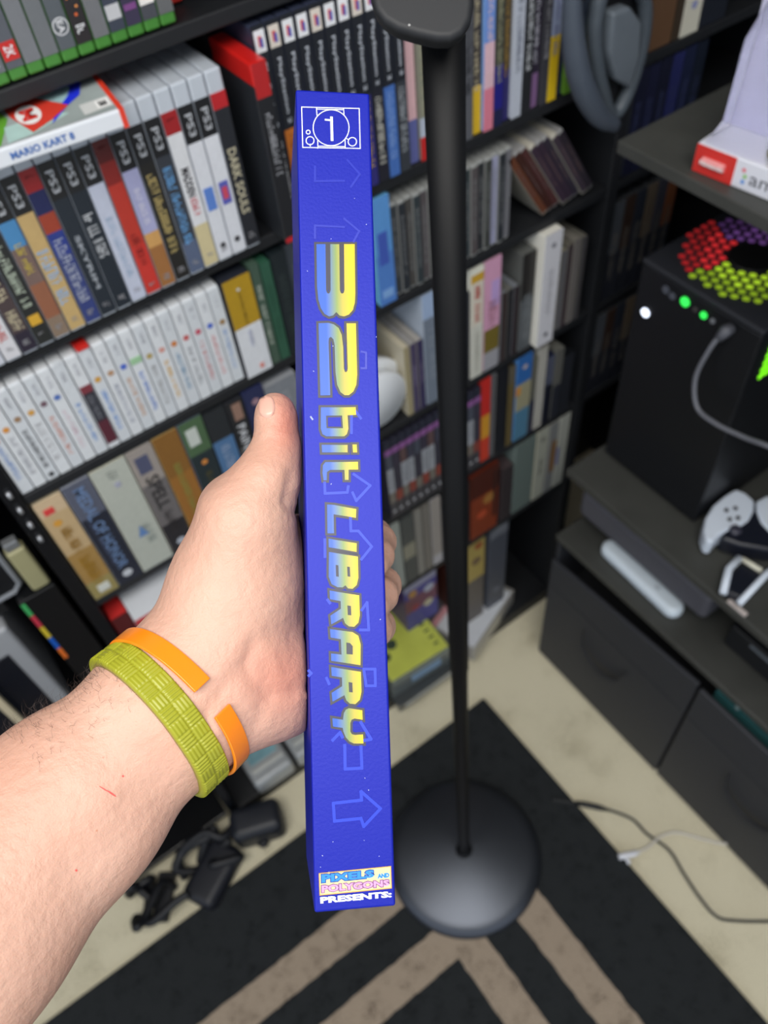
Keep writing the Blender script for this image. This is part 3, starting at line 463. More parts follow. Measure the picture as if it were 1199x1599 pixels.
cv = MB(); quad(cv, [(-.09, -.066), (.075, -.066), (.075, .03), (-.09, .03)], .0524, mat((206, 210, 216), .4)); quad(cv, [(-.09, .03), (.075, .03), (.075, .045), (-.09, .045)], .0525, mat((206, 150, 156), .4)); quad(cv, [(-.09, .045), (.08, .045), (.08, .077), (-.09, .077)], .0524, mat((90, 88, 92), .4)); build('cover_art', cv, t)
MSV = mat((158, 162, 164), .35, 'coat', vary=.1, scale=30)
for (x0, x1, d) in ((0.012, 0.100, 'silver console with blue-green window, nearest the orange cuff'), (0.108, 0.215, 'silver console with pale ridges, half hidden by the held box')):
    t = thing('game_console', d + ', on the bottom shelf', 'game console', ((x0 + x1) / 2, YF, 0.0455), 'silver consoles on the bottom shelf')
    h_ = (x1 - x0) / 2
    build('housing', MB().box(-h_, h_, -.012, .13, 0, .055, MSV), t, bevel=.010, seg=4, smooth=True)
    lb = MB(); lb.box(-h_ * .7, h_ * .7, .03, .085, .0545, .0556, mat((130, 170, 180) if x0 < .05 else (176, 178, 178), .2, vary=.4, scale=60)); build('window', lb, t, bevel=.0005)
    lb = MB(); lb.box(-h_ * .8, h_ * .8, .012, .02, .0545, .0565, mat((190, 192, 188), .3)); build('ridge', lb, t, bevel=.0008)
# --- neighbour rack on the left with odd hardware
bl = thing('bookcase', 'black rack at the left edge, half hidden by the forearm', 'bookcase', (-0.35, 0.82, 0))
MSG = mat((12, 13, 16), 0.3, vary=0.1, name='dark_rack_board')
for z in (0.045, 0.35, 0.655, 1.12, 1.34): bbox_part('shelf', bl, -0.60, -0.062, YF + .004, 0.96, z - .014, z, MSG)
bbox_part('side_panel', bl, -0.62, -0.6015, YF, 0.97, 0, 1.8, MSG); bbox_part('back_panel', bl, -0.6, -0.062, 0.961, 0.97, 0, 1.8, MSG)
t = thing('console_box', 'black box with five colour blocks down its edge, at the left', 'box', (-0.087, YF - .002, 0.6555))
build('cover', MB().box(-.022, .023, 0, .2, 0, .270, mat((14, 15, 18), .3)), t, bevel=.001)
lb = MB()
for i, c in enumerate([(60, 160, 90), (190, 50, 70), (200, 180, 50), (20, 90, 190), (220, 110, 40)]): lb.box(-.0215, -.0165, -.0008, .001, .266 - .027 * i - .025, .266 - .027 * i, mat(c, .4))
build('colour_blocks', lb, t)
t = thing('storage_box', 'black flat box on the silver-grey console', 'box', (-0.20, YF + .03, 0.8860)); build('cover', MB().box(-.06, .075, 0, .15, 0, .0392, mat((20, 21, 24), .5)), t, bevel=.002)
t = thing('handheld_console', 'black handheld with grey rounded frame in the left rack', 'game console', (-0.165, YF + .005, 0.9260))
fr = MB(); fr.box(-.075, .075, .008, .03, 0, .15, mat((20, 22, 26), .3)); build('housing', fr, t, bevel=.008, seg=3, smooth=True)
fr = MB(); loop = [(-.065, .006), (.060, .006), (.070, .016), (.070, .130), (.060, .14), (-.065, .14)]; fr.tube([(a, .008, b) for a, b in loop + [loop[0]]], .0035, mat((120, 124, 130), .35), 8); build('frame', fr, t, smooth=True)
t = thing('game_console', 'silver-grey console with black face in the left rack', 'game console', (-0.195, YF + .01, 0.6555))
fr = MB(); fr.box(-.075, .058, 0, .2, 0, .23, mat((150, 153, 158), .4, vary=.05)); build('housing', fr, t, bevel=.006, seg=3, smooth=True)
fr = MB(); fr.box(-.07, .038, -.0015, .002, .02, .185, mat((16, 20, 30), .2)); build('face_panel', fr, t, bevel=.003)
t = thing('trim_strip', 'cream plastic strip leaning in the left rack', 'strip', (-0.200, YF - .012, 0.6555)); build('strip', MB().box(-.004, .006, 0, .01, 0, .19, mat((196, 184, 156), .5)), t, bevel=.001)
t = thing('plug_adapter', 'cream and grey plug adapter standing on the colour-block box', 'adapter', (-0.077, YF + .004, 0.9260))
build('body', MB().box(-.011, .011, -.003, .014, 0, .075, mat((150, 146, 110), .5)), t, bevel=.004, seg=3, smooth=True); build('prongs', MB().box(-.008, .008, -.001, .010, .076, .088, mat((160, 164, 168), .3, metal=.7)), t, bevel=.001)
# --- black cables and gear on the floor, left
t = thing('cable_heap', 'tangled heap of black cables on the carpet below the wrist', 'cables', (-0.15, 0.65, 0))
MC = mat((18, 20, 26), .5, vary=.1)
rc = random.Random(3)
for j in range(5):
    p0 = Vector((rc.uniform(-.12, .10), rc.uniform(-.04, .02), .012)); pts = [p0]
    for q in range(7): pts.append(Vector((max(-.15, min(.12, pts[-1].x + rc.uniform(-.06, .07))), max(-.05, min(.026, pts[-1].y + rc.uniform(-.04, .04))), rc.uniform(.008, .07))))
    mb = MB(); mb.tube(catmull(pts, 8), .0085, MC, 8); build('cable', mb, t, smooth=True)
t = thing('power_adapter', 'black power brick on the carpet among the cables', 'power adapter', (-0.140, 0.612, 0), None, (0, 0, .5)); build('housing', MB().box(-.062, .06, -.036, .036, .0005, .05, mat((26, 28, 36), .45)), t, bevel=.016, seg=3, smooth=True)
t = thing('power_adapter', 'dark power brick nearest the bookcase corner', 'power adapter', (-0.018, 0.638, 0), None, (0, 0, -.35)); build('housing', MB().box(-.055, .05, -.035, .032, .0005, .08, mat((28, 31, 39), .45)), t, bevel=.018, seg=3, smooth=True)
for (a, b, l_) in (((-.268, .602), (-.215, .675), 'black strap end lying on the carpet, right of its twin'), ((-.292, .615), (-.245, .69), 'slim black strap end lying on the carpet, left of its twin')):
    mb = MB(); A = Vector((*a, 0)); B = Vector((*b, 0)); dd = (B - A); n_ = Vector((-dd.y, dd.x, 0)).normalized() * (.014 if 'right' in l_ else .007)
    t = thing('strap', l_, 'strap', (A.x, A.y, 0), 'black strap ends')
    mb.prism([tuple((n_ * s).xy) if k == 0 else tuple((dd + n_ * s).xy) for k, s in ((0, 1), (0, -1), (1, -1.2), (1, 1.2))], .001, .022, MC); build('webbing', mb, t, bevel=.004, seg=3)
# ------------------------------------------------------------------ right cabinet
MCB = mat((62, 63, 60), 0.5, vary=0.3, scale=16, bump=0.25, bscale=60, name='grey_black_oak'); MDR = mat((44, 46, 52), 0.6, vary=0.1, bump=0.2, bscale=400, name='charcoal_drawer_fabric')
cb = thing('cabinet', 'charcoal shelf cabinet with two fabric drawers on the right', 'cabinet', (0.69, 0.58, 0))
bbox_part('shelf', cb, 0.69, 1.19, -0.9, 0.585, 1.207, 1.222, MCB)
bbox_part('shelf', cb, 0.69, 1.19, -0.9, 0.588, 0.639, 0.655, MCB)
bbox_part('shelf', cb, 0.69, 1.19, -0.9, 0.590, 0.453, 0.467, MCB)
bbox_part('end_panel', cb, 0.70, 1.18, 0.583, 0.593, 0.02, 0.452, MDR)
bbox_part('back_panel', cb, 1.19, 1.20, -0.9, 0.585, 0.0, 1.222, mat((70, 80, 92), .6, vary=.05))
bbox_part('post', cb, 1.15, 1.18, 0.545, 0.575, 0.656, 1.206, MCB); bbox_part('post', cb, 0.70, 0.73, -.86, -.83, 0.02, 1.206, MCB)
bbox_part('foot', cb, 0.698, 0.712, 0.578, 0.592, 0, 0.02, mat(BLK, .5))
bbox_part('lower_rail', cb, 0.70, 0.715, -.9, 0.583, 0.0, 0.02, MDR)
def drawer(y0, y1):
    o = cb.location
    d = build('drawer', MB().box(0.690 - o.x, 0.699 - o.x, y0 - o.y, y1 - o.y, 0.012, 0.405, MDR), cb, bevel=.003)
    if y1 > .5:
        for v in d.data.vertices:
            if v.co.z > .3: v.co.z = .382 if v.co.y > 0 else .415
    yc = (y0 + y1) / 2 + .01
    hp = [(-.006, .055, .305), (-.010, .045, .262), (-.013, .015, .243), (-.013, -.015, .243), (-.010, -.045, .262), (-.006, -.055, .305)]
    hb = MB(); vs = []
    P = catmull([(0.69 - o.x + a, yc - o.y + b, c - .05) for a, b, c in hp], 6)
    for p in P: vs += [(p.x, p.y, p.z + .008), (p.x - .002, p.y, p.z - .008), (p.x + .002, p.y, p.z - .008), (p.x + .004, p.y, p.z + .008)]
    hb.add(vs, [(i * 4 + k, i * 4 + (k + 1) % 4, i * 4 + 4 + (k + 1) % 4, i * 4 + 4 + k) for i in range(len(P) - 1) for k in range(4)], mat((40, 42, 48), .5)); h = build('handle', hb, d, smooth=False)
    sm = MB(); sm.box(0.6893 - o.x, 0.690 - o.x, y0 - o.y + .004, y1 - o.y - .004, .300, .3025, mat((40, 42, 47), .6)); build('seam', sm, d)
    return d
drawer(0.243, 0.592); drawer(-0.115, 0.238); drawer(-.47, -.12)
bbox_part('drawer_box', cb, 0.712, 1.18, -.9, 0.58, 0.02, 0.28, mat((20, 22, 26), .8))
# teal sheets stored in the open drawer
t = thing('glass_sheet', 'teal edged sheet standing in the gap above the second drawer', 'sheet', (0.712, 0.09, 0.2805)); build('sheet', MB().box(0, .004, -.13, .13, 0, .125, mat((60, 110, 112), .2, 'coat')), t)
build('clip', MB().box(-.003, .008, .085, .091, .127, .145, mat((130, 150, 150), .3)), t)
# white remote / sensor bar on lower shelf
t = thing('charging_dock', 'white pill-shaped console stand lying on the lower cabinet shelf', 'stand', (0.733, 0.425, 0.4675), None, (0, 0, math.radians(-92)))
def pill(L, Wd, n=14): return [(L / 2 - Wd / 2 + Wd / 2 * math.cos(a), Wd / 2 * math.sin(a)) for a in [(-math.pi / 2 + math.pi * k / n) for k in range(n + 1)]] + [(-L / 2 + Wd / 2 + Wd / 2 * math.cos(a), Wd / 2 * math.sin(a)) for a in [(math.pi / 2 + math.pi * k / n) for k in range(n + 1)]]
build('body', MB().prism(pill(.182, .036), .0, .026, mat((214, 226, 236), .35, vary=.02)), t, bevel=.010, seg=4, smooth=True)
build('logo', MB().box(.03, .040, -.003, .003, .0262, .0265, mat((180, 190, 200), .4)), t)
t = thing('game_console', 'dark grey slim console under the middle cabinet shelf', 'game console', (0.86, 0.45, 0.4675)); build('housing', MB().box(-.132, .06, -.155, .132, .043, .108, mat((84, 84, 92), .5, vary=.05)), t, bevel=.012, seg=3, smooth=True)
build('foot', MB().box(-.06, .05, -.12, .11, 0, .0425, mat(BLK, .5)), t)
t = thing('disc_player', 'black player with silver edge line at the right on the lower shelf', 'disc player', (0.80, 0.12, 0.4675)); build('housing', MB().box(-.05, .15, -.20, .14, 0, .06, mat((20, 22, 26), .4)), t, bevel=.004); build('edge_strip', MB().box(-.0515, -.050, -.19, .10, .048, .053, mat((150, 160, 172), .25, metal=.6)), t)
# ------------------------------------------------------------------ computer tower
t = pc = thing('computer_tower', 'black computer tower with glowing multicolour top fan on the cabinet', 'computer', (0.76, 0.478, 0.6555))
MP = mat((13, 15, 20), .45, vary=.1, bump=.1, bscale=500, name='tower_black')
build('case_body', MB().box(0, .25, -.095, .095, .006, .378, MP), t, bevel=.003)
tb = MB()
tb.box(-.001, .24, -.0955, .0955, .3785, .386, mat((40, 42, 48), .5)); build('top_panel', tb, t, bevel=.003)
fb = MB(); cxf, cyf, zf = .098, .004, .3875; hr = .0072
HC = {'r': (190, 40, 44), 'p': (120, 76, 150), 'y': (160, 196, 44)}
for i in range(-10, 11):
    for j in range(-10, 11):
        px = cxf + hr * 1.9 * (i + .5 * (j % 2)); py = cyf + hr * 1.65 * j
        rr_ = math.hypot(px - cxf, py - cyf)
        if rr_ > .086 or rr_ < .03: continue
        if py - cyf > .088 or py - cyf < -.088: continue
        a = math.degrees(math.atan2(py - cyf, px - cxf)) % 360
        c = 'r' if 75 < a < 160 else ('y' if 160 <= a < 262 else 'p')
        st = .6 if rr_ < .062 else .22
        if c == 'p': st *= .5
        fb.add([(px + hr * .74 * math.cos(math.radians(60 * k)), py + hr * .74 * math.sin(math.radians(60 * k)), zf) for k in range(6)], [tuple(range(6))], mat(HC[c], .4, emit=st, vary=0))
build('fan_grille', fb, t)
hb = MB(); hb.lathe([(0.0005, .002), (.028, .002), (.030, 0), (.030, -.001)], mat((6, 6, 8), .6), c=(cxf, cyf, zf)); build('fan_hub', hb, t)
sb = MB()
for j in range(5):
    for i in range(3):
        sb.add([(.03 + .011 * i + .007 * math.cos(k) * .8, -.0957, .345 - .012 * j + .006 * math.sin(k)) for k in [math.radians(q) for q in range(0, 360, 60)]], [tuple(range(6))], mat((120, 235, 30), .4, emit=1.0, vary=0))
build('side_fan_light', sb, t)
def disc_x(mb, y, z, r, M, x=-.0015):
    n = 20; mb.add([(x, y + r * math.cos(k * 2 * math.pi / n), z + r * math.sin(k * 2 * math.pi / n)) for k in range(n)] + [(0.001, y + r * math.cos(k * 2 * math.pi / n), z + r * math.sin(k * 2 * math.pi / n)) for k in range(n)], [tuple(range(n))[::-1]] + [(k, (k + 1) % n, n + (k + 1) % n, n + k) for k in range(n)], M)
def bt(name, px, py, r, M):
    p = onp(px, py, 0, .76); mb = MB(); disc_x(mb, p[1] - .478, p[2] - .6555, r, M); build(name, mb, pc)
bt('power_light', 1008, 488, .0065, mat((225, 235, 255), .3, emit=1.6, vary=0)); bt('port_light', 1070, 471, .0066, mat((50, 220, 80), .3, emit=1.0, vary=0)); bt('port_light', 1099, 492, .0048, mat((50, 220, 80), .3, emit=.9, vary=0))
bt('port', 1040, 452, .0055, mat((80, 84, 94), .4)); bt('port', 1050, 462, .0050, mat((80, 84, 94), .4)); bt('port', 1113, 501, .0036, mat((120, 124, 130), .4)); bt('port', 1086, 483, .0034, mat((70, 66, 66), .4))
t = thing('usb_cable', 'grey cable plugged into the front of the computer tower', 'cable', tuple(onp(1128, 520, 0, .757)))
def rel(pts, o): return [tuple(np.array(p) - np.array(o.location)) for p in pts]
cp_ = [onp(1128, 520, 0, .745), onp(1108, 545, 0, .735), onp(1086, 590, 0, .73), onp(1088, 635, 0, .725), onp(1115, 660, 0, .72), onp(1160, 682, 0, .72), onp(1215, 705, 0, .72), onp(1290, 760, 0, .75)]
mb = MB(); mb.tube(catmull(rel(cp_, t), 8), .0032, mat((104, 106, 114), .5), 8); build('cord', mb, t, smooth=True)
mb = MB(); mb.tube(rel([onp(1142, 512, 0, .757), onp(1133, 517, 0, .748), onp(1120, 530, 0, .742)], t), [.007, .008, .005], mat((84, 86, 94), .5), 10); build('plug', mb, t, smooth=True)
# ------------------------------------------------------------------ controllers
def zpl(px, py, z): p = onp(px, py, 2, z); return (float(p[0]), float(p[1]))
MWH = mat((214, 224, 238), .35, vary=.02); MBK = mat((24, 27, 38), .35, vary=.05)
left = [zpl(*p, .69) for p in [(1147, 766), (1163, 772), (1177, 784), (1176, 800), (1168, 815), (1155, 824), (1138, 829), (1122, 838), (1111, 851), (1101, 846), (1097, 832), (1100, 812), (1112, 792), (1128, 778)]]
o0 = np.array([0.800, 0.312, .6555]); t = thing('game_controller', 'white and black game controller lying on the middle cabinet shelf', 'controller', tuple(o0))
dv = np.array([.62, -.78]); dv /= np.linalg.norm(dv)
lf = [(a - o0[0], b - o0[1]) for a, b in left]
def mir(p): k = p[0] * dv[0] + p[1] * dv[1]; return (p[0] - 2 * k * dv[0], p[1] - 2 * k * dv[1])
build('grip_shell', MB().prism(lf, .006, .040, MWH), t, bevel=.009, seg=4, smooth=True); build('grip_shell', MB().prism([mir(p) for p in lf], .006, .040, MWH), t, bevel=.009, seg=4, smooth=True)
nd = np.array([-dv[1], dv[0]])
def bod(a, b): return (a * dv[0] + b * nd[0], a * dv[1] + b * nd[1])
build('center_body', MB().prism([bod(-.045, -.03), bod(-.05, .03), bod(0, .045), bod(.05, .03), bod(.045, -.03), bod(.02, -.036), bod(-.02, -.036)], .002, .036, MBK), t, bevel=.006, seg=3, smooth=True)
for s in (-1, 1):
    mb = MB(); c_ = bod(s * .028, -.018); mb.lathe([(.0005, .048), (.008, .048), (.009, .045), (.005, .041), (.005, .034)], mat((60, 60, 74), .4), 20, (c_[0], c_[1], 0)); build('thumb_stick', mb, t, smooth=True)
for (a, b) in ((1134, 797), (1148, 794), (1139, 811), (1152, 809)):
    p = zpl(a, b, .696); mb = MB(); mb.lathe([(.0004, .0015), (.0032, .001), (.0036, -.002)], MBK, 12, (p[0] - o0[0], p[1] - o0[1], .0412)); build('direction_button', mb, t, smooth=True)
o1 = np.array([0.735, 0.265, .6555]); t = thing('game_controller', 'white-framed black controller charger nearer the shelf edge', 'controller', tuple(o1))
def fr_(pts): return [(zpl(a, b, .685)[0] - o1[0], zpl(a, b, .685)[1] - o1[1], .022) for a, b in pts]
mb = MB(); mb.tube(fr_([(1131, 922), (1140, 884), (1157, 867)]), .0055, MWH, 10); build('frame_arm', mb, t, smooth=True)
mb = MB(); mb.tube(fr_([(1156, 938), (1199, 892), (1215, 880)]), .0048, MWH, 10); build('frame_arm', mb, t, smooth=True)
mb = MB(); mb.tube(fr_([(1160, 868), (1191, 887)]), .004, mat((220, 218, 200), .4), 8); build('front_bar', mb, t, smooth=True)
mb = MB(); q = fr_([(1138, 918), (1146, 888), (1162, 874), (1192, 890), (1160, 926)]); mb.prism([(a[0], a[1]) for a in q], .001, .018, MBK); build('housing', mb, t, bevel=.003)
t = thing('painted_highlight', 'small pale bar as painted highlight on the front edge of the middle shelf', 'clip', (0.6925, 0.245, 0.6555)); build('clip', MB().box(0, .008, -.016, .016, 0, .003, mat((190, 180, 176), .4)), t, bevel=.001)  # glint on the shelf edge, put in as a small pale bar
# ------------------------------------------------------------------ boxed figure on top shelf
t = thing('boxed_figure', 'white and red toy package with clear plastic bubble on the top shelf', 'toy package', (0.7020, 0.491, 1.2225), None, (0, 0, math.radians(7.2)))
# local: -y runs along the front, +x goes into the shelf
MWB = mat((220, 222, 232), .45, vary=.02)
build('base_card', MB().box(0, .06, -.135, 0, 0, .030, MWB), t, bevel=.0012)
fb = MB(); fb.box(-.0008, .0005, -.046, -.0005, .0006, .0295, mat((206, 48, 42), .45)); build('red_panel', fb, t)
fb = MB(); L_ = [(-.012, .012), (-.036, .012)]
fb.tube([(-.0012, -.010, .015), (-.0012, -.036, .015)], .0042, mat((226, 150, 150), .45), 12); put_text(fb, 'Nintendo', lambda u, v: (-.0056, -.0095 - .027 * u, .0127 + .0048 * v), mat((236, 232, 232), .5, vary=0), .03); build('maker_logo', fb, t)
fb = MB(); put_text(fb, 'amiibo', lambda u, v: (-.0008, -.064 - .064 * u, .0085 + .014 * v), mat((96, 98, 106), .5, vary=0), .0)
for (a, b, c) in ((-.056, .021, (226, 120, 130)), (-.0585, .015, (150, 200, 120)), (-.0575, .009, (90, 150, 220))): fb.add([(-.0008, a + .0022 * math.cos(q), b + .0022 * math.sin(q)) for q in np.linspace(0, 6.28, 13)[:-1]], [tuple(range(12))[::-1]], mat(c, .5, vary=0))
build('wordmark', fb, t)
build('backing_card', MB().box(.052, .054, -.130, -.004, .0305, .185, mat((202, 202, 226), .5, vary=.04)), t)
MCLR = bpy.data.materials.new('clear_plastic'); MCLR.use_nodes = True; b_ = MCLR.node_tree.nodes['Principled BSDF']; b_.inputs['Base Color'].default_value = (.9, .9, 1, 1); b_.inputs['Transmission Weight'].default_value = 1; b_.inputs['Roughness'].default_value = .06; b_.inputs['IOR'].default_value = 1.08; b_.inputs['Coat Weight'].default_value = .6
bb = MB(); x0, y0, y1 = .012, -.128, -.005
vs = [(.003, y1, .031), (.003, y0, .031), (.016, y1 - .006, .05), (.016, y0 + .006, .05), (.016, y1 - .008, .125), (.016, y0 + .008, .125), (.03, y1 - .016, .15), (.03, y0 + .016, .15), (.051, y1 - .016, .18), (.051, y0 + .016, .18), (.051, y1, .031), (.051, y0, .031), (.051, y1 - .006, .15), (.051, y0 + .006, .15)]
bb.add(vs, [(0, 1, 3, 2), (2, 3, 5, 4), (4, 5, 7, 6), (6, 7, 9, 8), (0, 2, 4, 12, 10), (1, 11, 13, 5, 3), (4, 6, 8, 12), (5, 13, 9, 7)], MCLR); build('clear_bubble', bb, t, bevel=.003, seg=3, smooth=True)
gb = MB(); gb.lathe([(.0005, .006), (.020, .006), (.024, .003), (.025, 0), (.0005, 0)], mat((190, 160, 50), .3, metal=.5), 36, (.030, -.088, .0345)); build('gold_disc_stand', gb, t, smooth=True)
gb = MB(); gb.lathe([(.0005, .012), (.006, .0105), (.010, .005), (.008, 0)], mat((236, 222, 20), .4), 24, (.027, -.078, .041)); build('yellow_figure_part', gb, t, smooth=True)
# books far right
for i, (x0, x1, z, h, c, sc, d, mk) in enumerate([(0.84, 0.882, 1.2325, .17, (96, 70, 50), (110, 80, 56), 'brown spined book beside the white book', ()), (0.884, 0.898, 1.2325, .19, (60, 50, 40), (60, 50, 40), 'thin dark book beside the white book', ()), (0.899, 0.931, 1.2315, .19, (206, 204, 190), (214, 212, 200), 'white book with tiny emblem beyond the headphones', [('dot', .1, .62, .004, (110, 110, 60)), ('dot', 0, .82, .005, (140, 146, 190))]), (0.933, 0.98, 1.2325, .19, (30, 34, 44), (30, 34, 44), 'black book with pale marks right of the white book', [('dot', -.2, .3, .006, (120, 120, 140)), ('dot', -.2, .55, .009, (96, 90, 110))])]):
    case('book', x0, x1 - x0, z, h, .13, sc, [(0, 1, c)], d, cat='book', marks=mk, bev=.001)
for i in range(6): case('game_case', 0.832 + .0215 * i, .021, 1.0725, .142 - .002 * (i % 2), .12, (60, 64, 70), [(0, 1, [(22, 24, 44), (24, 26, 50), (20, 22, 40), (34, 38, 84), (24, 30, 56), (20, 26, 40)][i])], 'dark navy case, ' + ORD[i + 1] + ' from the left behind the top cabinet shelf', title=700 + i, tcol=(50, 56, 90), group='navy cases behind the cabinet')
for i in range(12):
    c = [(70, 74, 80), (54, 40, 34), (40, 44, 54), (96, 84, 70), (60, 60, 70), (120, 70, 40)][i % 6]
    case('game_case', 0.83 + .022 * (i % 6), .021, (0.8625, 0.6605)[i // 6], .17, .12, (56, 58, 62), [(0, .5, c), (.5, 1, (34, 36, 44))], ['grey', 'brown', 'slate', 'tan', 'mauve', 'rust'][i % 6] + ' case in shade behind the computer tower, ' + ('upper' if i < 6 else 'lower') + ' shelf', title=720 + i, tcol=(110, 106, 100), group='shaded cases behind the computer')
# purple glow light strip behind
# ------------------------------------------------------------------ headphones
t = thing('headphones', 'dark over-ear headphones hanging at the bookcase end', 'headphones', (0.755, 0.66, 1.15))
MH = mat((36, 40, 47), .4, vary=.1); MHP = mat((92, 100, 108), .55, vary=.15, scale=40)
def hp3(pts, y): return [tuple(np.array([onp(a, b, 1, y)[0], y, onp(a, b, 1, y)[2]]) - np.array([0.755, 0.66, 1.15])) for a, b in pts]
def ring(pts, y, r, M, nm, closed=True):
    mb = MB(); P = hp3(pts, y)
    if closed: P = P + P[:2]
    mb.tube(catmull(P, 8), r, M, 12, cap=not closed); return build(nm, mb, t, smooth=True)
ring([(938, -10), (928, 40), (930, 90), (940, 140), (952, 178), (970, 165), (992, 110), (1006, 40), (1002, -10), (970, -30)], .655, .0085, mat((70, 78, 86), .5, vary=.1), 'ear_cushion')
hv = hp3([(940, -5), (934, 50), (940, 110), (955, 160), (975, 140), (995, 70), (998, 0)], .665)
mb = MB(); mb.add(hv, [tuple(range(len(hv)))], mat((18, 20, 24), .7)); build('ear_mesh', mb, t)
hv = hp3([(958, 20), (985, 10), (1004, 35), (1000, 90), (985, 140), (962, 125), (952, 80)], .642); mb = MB()
mb.add([(a, b, c) for a, b, c in hv] + [(a, b + .018, c) for a, b, c in hv], [tuple(range(7)), (13, 12, 11, 10, 9, 8, 7)] + [(k, k + 7, (k + 1) % 7 + 7, (k + 1) % 7) for k in range(7)], MHP); build('ear_pad', mb, t, bevel=.005, seg=4, smooth=True)
mb = MB(); P = hp3([(893, -40), (895, 60), (908, 130), (935, 180), (960, 196)], .648); mb.tube(catmull(P, 8), [.008 + .006 * math.sin(k / 32 * 3.1) for k in range(33)], mat((70, 78, 90), .5, vary=.1), 12); build('ear_housing', mb, t, smooth=True)
# headband over a hook fixed to the bookcase side
mb = MB(); P = [(p[0], p[1], p[2]) for p in hp3([(905, 0)], .66)] + [(-.03, .0, .30), (.02, .0, .38), (.07, .0, .37), (.085, 0, .28)] + hp3([(1003, -20)], .66); mb.tube(catmull(P, 8), .007, MH, 10); build('headband', mb, t, smooth=True)
t = thing('wall_hook', 'black hook holding the headphones on the bookcase end', 'hook', (0.81, 0.683, 1.50)); mb = MB(); mb.tube([(-.02, 0, .03), (-.02, -.03, .022), (-.02, -.05, .03)], .004, MH, 8); build('hook', mb, t, smooth=True)
# ------------------------------------------------------------------ floor stand
bx, by = onp(722, 1332, 2, 0.025)[:2]
t = thing('floor_stand', 'black metal floor stand with round domed base on the rug', 'floor stand', (bx + .002, by - .002, 0.0103))
MBS = mat((88, 92, 100), .40, metal=.9, vary=.05, name='satin_black_metal', scale=300, bump=.05, bscale=900)
mb = MB(); rb_ = .150; mb.lathe([(.0005, 0), (rb_ - .003, 0), (rb_, .0015)] + [(rb_ * f_, z_) for f_, z_ in ((.992, .0045), (.975, .0085), (.95, .0125), (.92, .0155), (.88, .0182))] + [(rb_ * f_, .0182 + .0190 * (1 - (f_ / .88) ** 1.7)) for f_ in (.82, .74, .65, .55, .44, .33, .22, .12, .004)], MBS, 96); build('base', mb, t, smooth=True)
mb = MB(); mb.lathe([(.016, .034), (.016, .040), (.0125, .043), (.0118, .056)], mat((16, 17, 20), .4), 32); build('collar', mb, t, smooth=True)
mb = MB(); q0 = Vector((0, 0, .03)); q1 = Vector(tuple(-R * .0060)) + Vector((0, 0, 1.53)); mb.tube([q0.lerp(q1, f_) for f_ in (0, .52, .523, 1)], [.0101, .0101, .0111, .0113], mat((5, 6, 9), .55, spec=.25, vary=.05), 32); build('pole', mb, t, smooth=True)
pc_ = onp(672, 12, 2, 1.50)
mb = MB()
hd = []
hc = at(664, -28, .385) - np.array(t.location)
hl = [at(a, b, .385) - np.array(t.location) for a, b in [(577, -60), (577, -5), (584, 16), (598, 33), (620, 46), (650, 55), (682, 62), (704, 62), (724, 52), (738, 30), (742, 5), (742, -60), (720, -110), (600, -110)]]
n = len(hl); Wv = W * .012; hc2 = sum(hl) / n
mb.add(list(hl) + [hc2 + (p - hc2) * .93 + Wv for p in hl], [tuple(range(n))[::-1], tuple(range(n, 2 * n))] + [(k, (k + 1) % n, n + (k + 1) % n, n + k) for k in range(n)], mat((24, 26, 30), .6, vary=.08)); build('head_mount', mb, t, bevel=.004, seg=4, smooth=True)
mb = MB(); q = at(639, 39, .3848) - np.array(t.location); mb.tube([q, q + W * .001], .0006, mat((150, 150, 150), .4), 8); build('screw', mb, t)
# ------------------------------------------------------------------ floor cables
def fl(pts, z): return [(*onp(a, b, 2, z)[:2], z) for a, b in pts]
t = thing('extension_cable', 'black cord with inline plug curving over the beige carpet', 'cord', (*onp(900, 1252, 2, .004)[:2], 0))
mb = MB(); mb.tube(catmull(rel(fl([(860, 1248), (900, 1254), (940, 1262), (985, 1278), (1010, 1302), (1045, 1328), (1068, 1365), (1095, 1405), (1120, 1432), (1150, 1438), (1199, 1439), (1222, 1439)], .0125), t), 8), .0028, mat((30, 32, 34), .5), 8); build('cord', mb, t, smooth=True)
mb = MB(); mb.tube(rel(fl([(898, 1254), (912, 1256), (935, 1261), (950, 1265)], .0125), t), [.0045, .0062, .006, .003], mat((24, 26, 28), .5), 10); build('connector', mb, t, smooth=True)
t = thing('charging_cable', 'white cable with white plug at the rug edge', 'cable', (*onp(975, 1338, 2, .006)[:2], 0)); MCW = mat((214, 208, 196), .45, vary=.03)
mb = MB(); mb.tube(catmull(rel(fl([(985, 1334), (1010, 1324), (1030, 1307), (1055, 1300), (1090, 1308), (1120, 1316), (1150, 1318)], .019), t), 8), .0026, MCW, 8); build('cord', mb, t, smooth=True)
mb = MB(); mb.tube(rel(fl([(966, 1338), (975, 1336), (990, 1333), (1000, 1329)], .017), t), [.0058, .0062, .0058, .003], mat((228, 230, 236), .4, vary=.02), 10); build('plug', mb, t, smooth=True)
mb = MB(); mb.tube(rel(fl([(977, 1338), (983, 1349)], .017), t), [.004, .0035], mat((228, 230, 236), .4, vary=.02), 8); build('plug_tip', mb, t, smooth=True)
